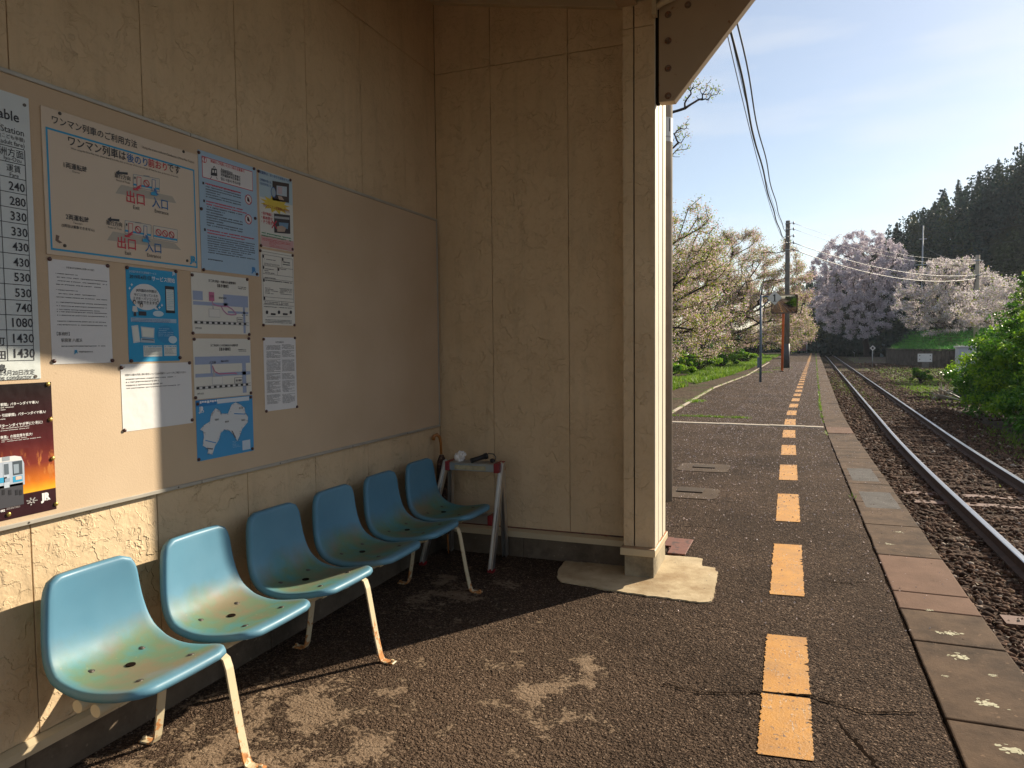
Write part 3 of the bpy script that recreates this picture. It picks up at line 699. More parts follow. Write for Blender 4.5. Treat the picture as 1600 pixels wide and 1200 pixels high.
mb = MB(); mb.box(-2.13, -1.90, 4.4185, 4.4198, .662, .692); local(mb.build('label', simple('yellowed_label', (.42, .36, .22), .5, 0, .3, 40)), lad)
t_ = MB(); t_.sphere((0, 0, 0), .035, 26, 20); 
for i, v in enumerate(t_.v):
    p = Vector(v); k = 1+.55*mnoise.noise(p*55)+.3*mnoise.noise(p*140); t_.v[i] = tuple(p*k)
t_.sm = [False]*len(t_.sm)
o = t_.build('tissue', simple('white_tissue', (.75, .72, .68), .9), label='crumpled white tissue lying on top of the step ladder', cat='tissue'); o.location = (-2.115, 4.48, .742)
tor = thing('torch', 'black torch with a wrist strap lying on top of the step ladder', 'torch', (-1.96, 4.46, .72))
mb = MB(); mb.tube([(-2.0, 4.40, .728), (-1.955, 4.44, .742), (-1.93, 4.47, .750)], [.017, .0155, .018], 14); mb.tube([(-1.93, 4.47, .750), (-1.915, 4.485, .755)], [.021, .021], 14)
local(mb.build('body', M['black']), tor)
mb = MB(); mb.tube([(-1.93, 4.46, .755), (-1.90, 4.47, .772), (-1.865, 4.475, .77), (-1.845, 4.47, .75), (-1.85, 4.46, .722), (-1.87, 4.45, .716)], .0035, 6); mb.sphere((-1.865, 4.455, .728), .018, 10, 8, (1, .7, .8)); local(mb.build('strap', M['black']), tor)
umb = thing('umbrella', 'furled dark patterned umbrella with amber handle leaning in the wall corner', 'umbrella', (-2.3, 4.62, 0))
M['amber'] = simple('amber_wood', (.36, .14, .03), .3)
t = NT('umbrella_cloth'); c_ = t.coord(); n_ = t.noise(c_, 45, 3); M['umb'] = t.fin(t.ramp(n_, [(.45, (.035, .016, .010)), (.6, (.10, .05, .03)), (.7, (.24, .17, .12))]), .8)
mb = MB(); mb.tube([(-2.352, 4.66, .72), (-2.355, 4.66, .80), (-2.36, 4.655, .845), (-2.375, 4.64, .865), (-2.39, 4.625, .855), (-2.392, 4.62, .825)], [.010, .010, .012, .013, .013, .012], 12); local(mb.build('handle', M['amber']), umb)
mb = MB(); V = []; 
pts = [(-2.350, 4.66, .715), (-2.348, 4.658, .66), (-2.335, 4.65, .5), (-2.31, 4.63, .3), (-2.29, 4.615, .15)]
mb.tube(pts, [.012, .030, .046, .034, .012], 22)
for i, v in enumerate(mb.v):
    ring, k = divmod(i, 22); f = 1+.28*math.sin(k*2*math.pi/22*6+ring*.5); c0 = Vector(pts[min(ring, 4)]); mb.v[i] = tuple(c0+(Vector(v)-c0)*f)
local(mb.build('canopy', M['umb']), umb)
mb = MB(); mb.tube([(-2.29, 4.615, .15), (-2.277, 4.605, .012)], [.007, .005], 8); local(mb.build('tip', M['amber']), umb)

# ------------------------------------------------------------------ noticeboard and everything pinned to it
BX = -2.404                                     # board face
def wall_pt(px, py):
    """point of the board face seen at photo position (px, py) -> (y, z)"""
    d = cR*((px-800)/FPX)-cU*((py-600)/FPX)+cF; t = BX/d.x
    return (t*d.y, EYE.z+t*d.z)
t = NT('board_cloth'); c_ = t.coord(); wv = t.noise(t.coord((1, 1, 1)), 160, 3)
colb = t.ramp(t.noise(c_, 1.7, 5), [(.3, (.52, .385, .25)), (.7, (.59, .45, .305))])
colb = t.mix(t.ramp(t.noise(c_, 26, 6, .7), [(.68, 0.0), (.72, .55)]), colb, (.25, .15, .08))
M['board'] = t.fin(colb, .9, t.bump(wv, .35, .002), spec=.2)
nb = thing('noticeboard', 'long tan noticeboard with thin aluminium frame fixed to the side wall above the seats', 'noticeboard', (XW, 2.5, 1.65))
mb = MB(); mb.box(XW+.0008, BX, -.6, 4.735, .925, 2.412); local(mb.build('panel', M['board']), nb)
mb = MB()
for a, b in ((-.61, 2.43), (2.433, 4.745)):
    for z in (.912, 2.408): mb.box(XW+.0008, BX+.007, a, b, z, z+.015)
for y in (-.61, 4.736): mb.box(XW+.0008, BX+.0065, y, y+.010, .9275, 2.4075)
local(bevel(mb.build('frame', M['frame_alu']), .0015, 1), nb)
mb = MB()
for y in (.4, 1.1, 1.66, 2.3, 2.95, 3.6, 4.25): mb.tube([(BX+.0068, y, .9195), (BX+.0085, y, .9195)], .0035, 8)
local(mb.build('screws', M['bolt']), nb)

M['pin'] = simple('brown_pin', (.075, .03, .026), .35, 0, .1, 8)
M['brass'] = simple('brass_pin', (.55, .38, .10), .35, .8, .1, 8)
pin = MB(); pin.tube([(0, 0, 0), (.0035, 0, 0)], .0072, 12); pin.sphere((.0035, 0, 0), .0072, 12, 6, (.5, 1, 1)); pin_me = {'pin': pin.mesh('pin', M['pin']), 'brass': pin.mesh('pin', M['brass'])}
INK = {}
def ink(col, rough=.5):
    k = tuple(col)
    if k not in INK:
        t = NT('print'); INK[k] = t.fin(k, rough, spec=.35)
    return INK[k]
def paper_mat(name, col, rough=.55, var=.05, wav=.3):
    t = NT(name); c = t.coord(); n = t.noise(c, 2.2, 3)
    cc = t.ramp(n, [(.3, tuple(x*(1-var) for x in col)), (.7, col)])
    return t.fin(cc, rough, t.bump(t.noise(c, 7, 3), wav, .02), spec=.35)
WHITE = paper_mat('white_paper', (.72, .71, .69)); CREAM = paper_mat('cream_paper', (.68, .66, .58))
KB = (.035, .035, .04); BL = (.03, .14, .34); RD = (.55, .035, .06); CY = (.03, .30, .52); GR = (.30, .30, .30)
class Poster:
    def __init__(s, name, label, cat, y0, y1, z0, z1, mat, th=.0012, fr=(0, 0, 1), group=None, clip=None):
        s.th = thing(name, label, cat, (BX, (y0+y1)/2, (z0+z1)/2), group); s.x = BX+th+.0004; s.L = {}; s.fr = fr; s.base = BX
        s.y0, s.y1, s.z0, s.z1 = y0, y1, z0, z1; s.order = 0
        mb = MB(); mb.box(BX+.0004, s.x, y0, y1, z0, z1); local(mb.build('sheet', mat), s.th)
    def p(s, u, v): ox, oy, k = s.fr; return wall_pt(ox+u/k, oy+v/k)
    def layer(s, col, lv, part='print'):
        key = (tuple(col), lv, part)
        if key not in s.L: s.L[key] = MB()
        return s.L[key]
    def X(s, lv): return s.x+.00045*(lv+1)
    def yz(s, pts, col, lv=0, part='print'):
        pts = [(min(max(y, s.y0+.001), s.y1-.001), min(max(z, s.z0+.001), s.z1-.001)) for y, z in pts]
        s.layer(col, lv, part).add([(s.X(lv), y, z) for y, z in pts], [tuple(range(len(pts)))]); return s
    def poly(s, pts, col, lv=0, part='print'): return s.yz([s.p(*q) for q in pts], col, lv, part)
    def rect(s, u0, v0, u1, v1, col, lv=0, part='print'):   # upright rectangle from its top-left and bottom-right photo points
        a = s.p(u0, v0); b = s.p(u1, v1); return s.yz([(a[0], b[1]), (b[0], b[1]), (b[0], a[1]), (a[0], a[1])], col, lv, part)
    def line(s, pts, w, col, lv=0, part='print', closed=False):
        q = [s.p(*a) for a in pts]
        if closed: q.append(q[0])
        for a, b in zip(q[:-1], q[1:]):
            d = math.dist(a, b) or 1; nx, nz_ = -(b[1]-a[1])/d*w/2, (b[0]-a[0])/d*w/2
            s.yz([(a[0]+nx, a[1]+nz_), (a[0]-nx, a[1]-nz_), (b[0]-nx, b[1]-nz_), (b[0]+nx, b[1]+nz_)], col, lv, part)
        return s
    def ring(s, u, v, r, w, col, lv=0, slash=True, n=20, fill=None):
        c = s.p(u, v); k = [2*math.pi*i/n for i in range(n)]
        if fill: s.yz([(c[0]+r*math.cos(a), c[1]+r*math.sin(a)) for a in k], fill, lv)
        for a, b in zip(k, k[1:]+k[:1]):
            s.yz([(c[0]+q*math.cos(t_), c[1]+q*math.sin(t_)) for q, t_ in ((r, a), (r, b), (r-w, b), (r-w, a))], col, lv+1)
        if slash:
            e = .7*r; s.yz([(c[0]-e-w*.35, c[1]+e-w*.35), (c[0]-e+w*.35, c[1]+e+w*.35), (c[0]+e+w*.35, c[1]-e+w*.35), (c[0]+e-w*.35, c[1]-e-w*.35)], col, lv+1)
        return s
    def text(s, body, lb, rt, col=KB, bold=0.0, lv=2, part='lettering'):
        """lettering fitted between its left-bottom and right-top photo points"""
        a = s.p(*lb); b = s.p(*rt); return s.textyz(body, a, b, col, bold, lv, part)
    def textyz(s, body, a, b, col=KB, bold=0.0, lv=2, part='lettering', keep=True):
        cu = bpy.data.curves.new('t', 'FONT'); cu.body = body; cu.resolution_u = 2; cu.offset = min(.012, bold*.85) if any(ord(ch) > 0x2e80 for ch in body) else bold
        ob = bpy.data.objects.new('t', cu); me = ob.to_mesh()
        xy = [(v.co.x, v.co.y) for v in me.vertices]; fs = [tuple(p.vertices) for p in me.polygons]
        x0 = min(p[0] for p in xy); x1 = max(p[0] for p in xy); h0 = min(p[1] for p in xy); h1 = max(p[1] for p in xy)
        X = s.X(lv); nat = (b[0]-a[0])*(h1-h0)/(x1-x0)*1.07; zc_ = (a[1]+b[1])/2
        if keep: a = (a[0], zc_-nat/2); b = (b[0], zc_+nat/2)
        s.layer(col, lv, part).add([(X, a[0]+(p[0]-x0)/(x1-x0)*(b[0]-a[0]), a[1]+(p[1]-h0)/(h1-h0)*(b[1]-a[1])) for p in xy], fs)
        ob.to_mesh_clear(); bpy.data.objects.remove(ob); bpy.data.curves.remove(cu); return s
    def rows(s, u0, v0, u1, v1, n, col=GR, fill=.5, seed=0, ragged_=.5, dens=1.0, lv=1):
        """rows of print too small to read in the photo: short dashes"""
        r_ = random.Random(seed+n); a = s.p(u0, v0); b = (s.p(u1, v0)[0], s.p(u0, v1)[1]); H = max(.0008, (a[1]-b[1])/n)
        for i in range(n):
            zt = a[1]-H*i; h = H*fill; y = a[0]; end = b[0] if r_.random() > ragged_ else a[0]+(b[0]-a[0])*r_.uniform(.35, .95)
            while y < end:
                w = h*r_.uniform(.5, 1.3)
                if r_.random() < dens*.9:
                    hh = h*r_.uniform(.65, 1); s.yz([(y, zt-hh), (min(y+w*.8, end), zt-hh), (min(y+w*.8, end), zt-h*.12), (y, zt-h*.12)], col, lv, 'lettering')
                y += w
        return s
    def pins(s, pts, kind='pin'):
        for q in pts:
            y, z = s.p(*q); o = bpy.data.objects.new('pin', pin_me[kind]); link(o, s.th); o.location = Vector((s.x, y, z))-Vector(s.th.location)
        return s
    def done(s):
        for (col, lv, part), mb in s.L.items():
            if mb.f: local(mb.build(part, ink(col)), s.th)

# B: how to use the one-man train
MB_ = paper_mat('cream_enamel', (.60, .475, .335), .35, .04, .05)
p = Poster('information_plate', 'large cream blue-bordered plate about boarding the train, the biggest on the board', 'sign', 1.768, 2.468, 1.834, 2.339, MB_, .004, (60, 150, 4.615))
for (a, b, c, d) in ((1.782, 2.448, 2.264, 2.271), (1.782, 2.448, 1.850, 1.857), (1.782, 1.789, 1.857, 2.264), (2.441, 2.448, 1.857, 2.264)): p.yz([(a, c), (b, c), (b, d), (a, d)], CY, 0, 'border')
p.text('ワンマン列車のご利用方法', (90, 197), (703, 327), KB, .012)
p.text('Using the trains without Conductors (One-Man Trains)', (740, 384), (1115, 468), KB, 0)
p.text('ワンマン列車は', (208, 362), (622, 398), KB, .03); p.text('後のり', (630, 472), (778, 452), BL, .03)
p.text('前おり', (785, 510), (918, 485), RD, .03); p.text('です', (925, 544), (1015, 510), KB, .03)
p.text('When using the One-Man train, please board from the door at the rear of the train and get off from the door at the front of the train.', (225, 391), (1003, 577), KB, 0)
p.text('1両運転時', (175, 517), (343, 512), KB, .02); p.text('One-car', (236, 552), (292, 548)); p.text('2両運転時', (190, 886), (357, 880), KB, .02)
p.text('Two-cars', (243, 921), (308, 917)); p.text('(2両目は乗車できません)', (160, 944), (395, 960), KB, .015)
for dx, dy, in ((0, 0), (-60, 337)):
    p.poly([(549+dx, 551+dy), (577+dx, 534+dy), (577+dx, 547+dy), (637+dx, 552+dy), (637+dx, 570+dy), (577+dx, 562+dy), (577+dx, 574+dy)], KB, 1)
    p.text('進行方向', (542+dx, 594+dy), (655+dx, 573+dy), KB, .015); p.text('Front of Train', (555+dx, 615+dy), (652+dx, 619+dy))
    p.text('出口', (628+dx*1.08, 762+dy*.975), (757+dx*1.06, 712+dy*.965), RD, .02); p.text('Exit', (677+dx, 815+dy*.97), (722+dx, 797+dy*.97))
    p.text('入口', (812+dx*.82, 799+dy*.945), (925+dx*.8, 753+dy*.935), BL, .02); p.text('Entrance', (832+dx*.92, 846+dy*.935), (930+dx*.9, 830+dy*.935))
    ex = 0 if dx == 0 else 190
    p.poly([(590+dx, 640+dy), (960+dx+ex*.4, 725+dy), (990+dx+ex*.5, 775+dy), (548+dx, 702+dy)], (.40, .36, .29), 0, 'diagram')
    for cx0, cx1, k in ((677, 865, 0),)+(((882, 1054, 1),) if ex else ()):
        cx0 += dx; cx1 += dx; sl_ = .19; yy = lambda u: 565+dy+(u-677-dx)*sl_*.95-(0 if not ex else 4)
        P4 = [(cx0, yy(cx0)), (cx1, yy(cx1)), (cx1, yy(cx1)+92), (cx0, yy(cx0)+92)]
        p.poly(P4, (.58, .52, .42), 1, 'diagram'); p.line(P4, .0016, (.14, .20, .26), 2, 'diagram', True)
        p.poly([(cx0, yy(cx0)+66), (cx1, yy(cx1)+66), (cx1, yy(cx1)+80), (cx0, yy(cx0)+80)], CY, 2, 'diagram')
        if k == 0:
            for u0, u1, c_ in ((702+dx, 731+dx, RD), (811+dx, 834+dx, BL)):
                Q = [(u0, yy(u0)+14), (u1, yy(u1)+14), (u1, yy(u1)+94), (u0, yy(u0)+94)]
                p.poly(Q, (.62, .52, .42), 3, 'diagram'); p.line(Q, .0022, c_, 4, 'diagram', True)
            p.ring(771+dx, yy(771+dx)+50, .0145, .0035, RD, 3)
            p.poly([(731+dx, 640+dy), (722+dx, 668+dy), (706+dx, 676+dy), (716+dx, 684+dy), (676+dx, 680+dy), (672+dx, 664+dy), (690+dx, 668+dy), (710+dx, 650+dy)], RD, 5, 'diagram')
            p.poly([(820+dx, 662+dy), (842+dx, 676+dy), (846+dx, 700+dy), (862+dx, 716+dy), (838+dx, 712+dy), (826+dx, 690+dy)], BL, 5, 'diagram')
            p.poly([(803+dx, 694+dy), (828+dx, 690+dy), (842+dx, 712+dy), (850+dx, 722+dy), (800+dx, 714+dy)], CY, 6, 'diagram')
            p.rect(683+dx, 582+dy, 693+dx, 600+dy, KB, 3); p.line([(750+dx, 574+dy), (795+dx, 580+dy)], .004, GR, 2)
        else:
            for u in (918, 965, 1012): p.ring(u+dx, yy(u+dx)+44, .0145, .0035, RD, 3)
p.text('JR', (1085, 1196), (1132, 1176), CY, .05)
for q in ((147, 127), (1040, 402), (183, 1080), (1067, 1188)):
    y, z = p.p(*q); mb = MB(); mb.tube([(p.x, y, z), (p.x+.002, y, z)], .006, 14); mb.tube([(p.x+.002, y, z), (p.x+.004, y, z)], .0032, 8); local(mb.build('screw', M['bolt']), p.th)
p.yz([(1.803, 1.905), (1.816, 1.902), (1.812, 1.888), (1.826, 1.880), (1.815, 1.876), (1.800, 1.884)], (.16, .10, .07), 1, 'stain')
p.done()

# A: fare table
p = Poster('fare_table', 'tall pale grey fare table with black numerals at the left end of the board', 'sign', 1.05, 1.7275, 1.405, 2.348, paper_mat('pale_grey_board', (.60, .64, .62), .4), .003, (0, 340, 4.615))
zt = lambda i: wall_pt(50, 280+0)[1]
def px(body, l, r, b, t_, col=KB, bold=0.0):      # text between photo columns l and r, its height read at the right end
    zb, zt_ = wall_pt(r, b)[1], wall_pt(r, t_)[1]; p.textyz(body, (wall_pt(l, b)[0], zb), (wall_pt(r, b)[0], zt_), col, bold)
ztab = [2.213, 2.130, 2.072]; rows_px = (294, 317, 340, 364, 387, 411, 434, 458, 481, 504, 528, 551); vals = ('240', '280', '330', '330', '430', '430', '530', '530', '740', '1080', '1430', '1430')
px('able', -4, 28.5, 191.5, 178, KB, .012); p.textyz('Fare T', (1.35, wall_pt(28.5, 191.5)[1]), (1.545, wall_pt(28.5, 178)[1]), KB, .012)
px('Station', 0, 36, 213.6, 204.5); px('(こども半額)', -1, 37, 225, 216); px('adult fare)', 0, 37, 233.5, 226)
px('大洲方面', -16, 35.6, 249, 237.5); px('Iyo-Ozu', 5, 32, 256.3, 250); px('運賃', 9, 31, 271.5, 260.5); px('Fare', 14, 27.8, 278.3, 273)
zc = []
for py, v in zip(rows_px, vals):
    xr_ = 34.5+(py-294)*.061; w = 25 if len(v) == 3 else 32.5
    px(v, xr_+3.2-w, xr_+3.2, py+8, py-6.5, KB, .012)
yR, yM, yLl = 1.704, 1.6165, 1.42
zr = [wall_pt(40, 236)[1], wall_pt(40, 260)[1], wall_pt(40, 283)[1]]+[wall_pt(44, py+12.5)[1] for py in rows_px]
for z in zr: p.yz([(1.08, z), (yR, z), (yR, z+.0022), (1.08, z+.0022)], KB, 1, 'grid')
for y, z1 in ((yR, zr[0]), (yM, zr[1]), (1.3, zr[0]), (1.08, zr[0])): p.yz([(y, zr[-1]), (y+.0022, zr[-1]), (y+.0022, z1), (y, z1)], KB, 1, 'grid')
for ch, z0, z1 in (('町', 1.520, 1.545), ('田', 1.475, 1.500), ('島', 1.432, 1.457)):
    p.textyz(ch, (1.586, z0-.002), (1.611, z1), KB, .02)
p.textyz('2023年5月20日改定', (1.545, 1.4275-.0195+.012), (1.706, 1.4195+.0175), KB, 0); p.textyz('the conductor.', (1.578, 1.4092), (1.700, 1.4175), KB, 0)
for q in ((1.712, 2.322), (1.708, 1.4125)):
    mb = MB(); mb.tube([(p.x, q[0], q[1]), (p.x+.002, q[0], q[1])], .0055, 14); local(mb.build('screw', M['bolt']), p.th)
p.done()

# C: pale blue attention notice
LB_ = (.30, .44, .56)
p = Poster('attention_poster', 'pale blue notice headed in red with a train pictogram, right of the big plate', 'poster', 2.475, 2.841, 1.848, 2.365, paper_mat('pale_blue_paper', (.36, .50, .62)), .0012, (300, 220, 4))
a = p.p(58, 100); b = p.p(378, 305); y0_, z1_, y1_, z0_ = a[0], a[1]-.005, b[0], b[1]+.004
z0_ = 2.250; z1_ = 2.343
p.yz([(y0_, z0_), (y1_, z0_), (y1_, z1_), (y0_, z1_)], RD, 0); p.yz([(y0_+.003, z0_+.003), (y1_-.003, z0_+.003), (y1_-.003, z1_-.003), (y0_+.003, z1_-.003)], (.66, .64, .62), 1)
p.ring(73, 118, .014, .0025, RD, 2, False, fill=(.66, .64, .62)); p.text('!', (70, 130), (76, 105), RD, .03, 4)
p.text('鉄道をご利用いただく際の注意事項', (112, 135), (325, 183), RD, .02, 3); p.text('Attentions', (176, 188), (249, 190), KB, .01, 3)
p.text('利用铁路时的注意事项', (176, 208), (299, 216), KB, .015, 3); p.text('利用鐵路時的注意事項', (176, 225), (299, 235), KB, .015, 3); p.text('철도 이용시 주의사항', (176, 246), (299, 262), KB, .015, 3)
p.poly([(118, 172), (152, 176), (155, 222), (114, 216)], KB, 2, 'pictogram'); p.poly([(124, 182), (133, 183), (133, 200), (124, 199)], (.66, .64, .62), 3, 'pictogram'); p.poly([(139, 184), (148, 185), (148, 202), (139, 201)], (.66, .64, .62), 3, 'pictogram')
p.line([(128, 172), (135, 158), (143, 173)], .003, KB, 2, 'pictogram'); p.line([(120, 222), (112, 238)], .003, KB, 2, 'pictogram'); p.line([(148, 226), (156, 242)], .003, KB, 2, 'pictogram')
for (u, v, n_, w) in ((68, 265, 3, 300), (73, 376, 4, 310), (78, 556, 5, 385)):
    p.rect(u-6, v-10, u+6, v+9, KB, 1); 
for (u0, v0, u1, v1, n_, col) in ((80, 260, 300, 276, 1, RD), (82, 280, 300, 352, 5, KB), (86, 372, 375, 400, 2, RD), (86, 406, 310, 530, 8, KB), (92, 552, 385, 580, 2, RD), (94, 590, 388, 700, 8, KB), (98, 735, 320, 745, 1, KB)):
    p.rows(u0, v0, u1, v1+6, n_, col if col != KB else (.09, .10, .12), .55, seed=int(v0), ragged_=.35)
for v in (368, 491): p.ring(350, v, .0235, .0035, RD, 1, True, fill=(.62, .60, .58)); p.poly([(343, v-14), (349, v-16), (353, v-4), (358, v+12), (350, v+14), (342, v+6)], KB, 2, 'pictogram')
p.text('JR', (369, 822), (397, 800), (.04, .22, .5), .05); p.pins([(39, 73), (384, 175), (55, 425), (392, 485), (70, 806), (403, 834)]); p.done()

# D: how to show a season ticket
p = Poster('season_ticket_poster', 'colourful poster with a yellow starburst and two dark photographs', 'poster', 2.858, 3.110, 1.996, 2.366, paper_mat('pale_poster_paper', (.62, .62, .56)), .0012, (300, 220, 4))
p.yz([(2.860, 2.235), (3.108, 2.235), (3.108, 2.364), (2.860, 2.364)], (.38, .50, .55), 0); p.text('定期券は、はっきりとお見せ下さい', (420, 208), (612, 242), (.05, .10, .28), .025, 3)
for k, s_ in enumerate(('券面が見える', '日付が見える')): p.text('○'+s_, (420, 246+k*24), (492, 256+k*22), (.05, .10, .28), .01, 3)
p.poly([(500, 250), (604, 268), (604, 388), (500, 372)], (.05, .035, .03), 1, 'photograph'); p.poly([(526, 280), (590, 288), (590, 350), (526, 338)], (.42, .50, .55), 2, 'photograph'); p.poly([(532, 286), (560, 290), (560, 336), (532, 330)], (.50, .40, .42), 3, 'photograph'); p.poly([(532, 345), (556, 348), (572, 372), (540, 368)], (.45, .33, .25), 4, 'photograph')
c0 = p.p(505, 322); p.yz([(c0[0]+.019*math.cos(a), c0[1]+.026*math.sin(a)) for a in [i*.314 for i in range(20)]], (.03, .10, .35), 4); p.yz([(c0[0]+.0155*math.cos(a), c0[1]+.0225*math.sin(a)) for a in [i*.314 for i in range(20)]], (.30, .38, .42), 5)
c0 = p.p(520, 402); p.yz([(c0[0]+(.115 if i % 2 else .075)*math.cos(a), c0[1]+(.043 if i % 2 else .026)*math.sin(a)) for i, a in [(i, i*math.pi/12) for i in range(24)]], (.62, .46, .05), 1); p.text('分かりにくい定期券の見せ方', (442, 420), (607, 424), (.30, .05, .03), .04, 3)
for k, s_ in enumerate(('指が券面に', '斜め見せ', 'チラ見せ')): p.text('・'+s_, (430, 458+k*26), (500, 456+k*27), RD, .015, 3)
p.poly([(510, 454), (610, 466), (612, 582), (512, 574)], (.045, .04, .045), 1, 'photograph'); p.poly([(512, 470), (606, 480), (606, 494), (512, 484)], (.34, .35, .36), 2, 'photograph'); p.poly([(540, 510), (600, 515), (596, 552), (545, 545)], (.16, .28, .40), 2, 'photograph'); p.poly([(528, 535), (560, 530), (585, 545), (575, 570), (530, 568)], (.42, .32, .25), 3, 'photograph')
p.line([(497, 500), (526, 550)], .006, RD, 4); p.line([(524, 502), (495, 546)], .006, RD, 4)
p.rows(432, 568, 615, 600, 2, (.05, .26, .12), .6, 5, .1); p.yz([(2.860, 1.998), (3.108, 1.998), (3.108, 2.052), (2.860, 2.052)], (.55, .34, .32), 0); p.rows(436, 606, 612, 624, 2, RD, .5, 6, .1); p.rows(480, 632, 590, 665, 4, RD, .4, 7)
p.pins([(413, 190), (612, 246), (428, 655), (625, 678)]); p.done()

# E, F: black and white notices
p = Poster('notice', 'white printed notice divided by black ruled lines, pinned below the season ticket poster', 'notice', 2.858, 3.104, 1.616, 1.984, CREAM, .001, (300, 220, 4), 'small notices pinned to the board')
for z in (1.972, 1.958, 1.905, 1.865, 1.842, 1.752, 1.735, 1.715): p.yz([(2.866, z), (3.096, z), (3.096, z+.0014), (2.866, z+.0014)], KB, 1, 'rules')
for y, z0, z1 in ((3.010, 1.905, 1.958), (2.975, 1.865, 1.905), (2.866, 1.735, 1.958), (3.095, 1.735, 1.958), (3.0, 1.715, 1.735)): p.yz([(y, z0), (y+.0014, z0), (y+.0014, z1), (y, z1)], KB, 1, 'rules')
for (y, z) in ((2.868, 1.942), (3.013, 1.942), (2.868, 1.888), (2.978, 1.888), (2.868, 1.842-.016), (2.868, 1.752-.014)): p.yz([(y, z), (y+.010, z), (y+.010, z+.014), (y, z+.014)], KB, 2, 'rules')
for (u0, v0, u1, v1, n_) in ((450, 735, 545, 745, 1), (448, 762, 545, 776, 2), (565, 752, 610, 782, 2), (450, 795, 512, 830, 3), (535, 796, 622, 806, 1), (452, 850, 520, 862, 1), (456, 866, 620, 880, 1), (455, 915, 535, 958, 5), (545, 920, 620, 962, 5), (450, 1003, 600, 1022, 2), (447, 1032, 620, 1042, 1), (455, 1115, 620, 1140, 3)): p.rows(u0, v0, u1, v1, n_, (.12, .12, .12), .6, int(u0+v0), .3)
for u in (466, 541, 615): p.poly([(u, 1058), (u+8, 1068), (u+6, 1082), (u-6, 1082), (u-8, 1068)], KB, 2, 'pictogram')
p.line([(466, 1100), (615, 1100)], .0012, KB, 1, 'rules')
for u in (490, 565): p.rect(u, 1077, u+30, 1090, KB, 2, 'pictogram')
p.pins([(424, 687), (626, 717), (444, 1152), (638, 1152)]); p.done()
p = Poster('notice', 'white sheet of dense two-column small print, the lowest and rightmost on the board', 'notice', 2.858, 3.104, 1.189, 1.554, WHITE, .001, (290, 420, 4), 'small notices pinned to the board')
p.text('旅 客 営 業 規 則', (560, 462), (610, 455), KB, .01)
for i, (v0, v1) in enumerate(((478, 510), (516, 560), (575, 650), (660, 700), (706, 780), (790, 850))):
    p.rows(500+i, v0, 590, v1, max(3, int((v1-v0)/6)), (.16, .16, .16), .6, i, .25); p.rows(598+i, v0-6, 675+i, v1-6, max(3, int((v1-v0)/6)), (.16, .16, .16), .6, i+9, .25)
p.line([(505, 570), (590, 568)], .001, KB, 1, 'rules'); p.line([(505, 655), (590, 654)], .001, KB, 1, 'rules'); p.line([(518, 700), (518, 775)], .001, KB, 1, 'rules')
p.pins([(485, 440), (680, 432), (502, 890), (694, 862)]); p.done()

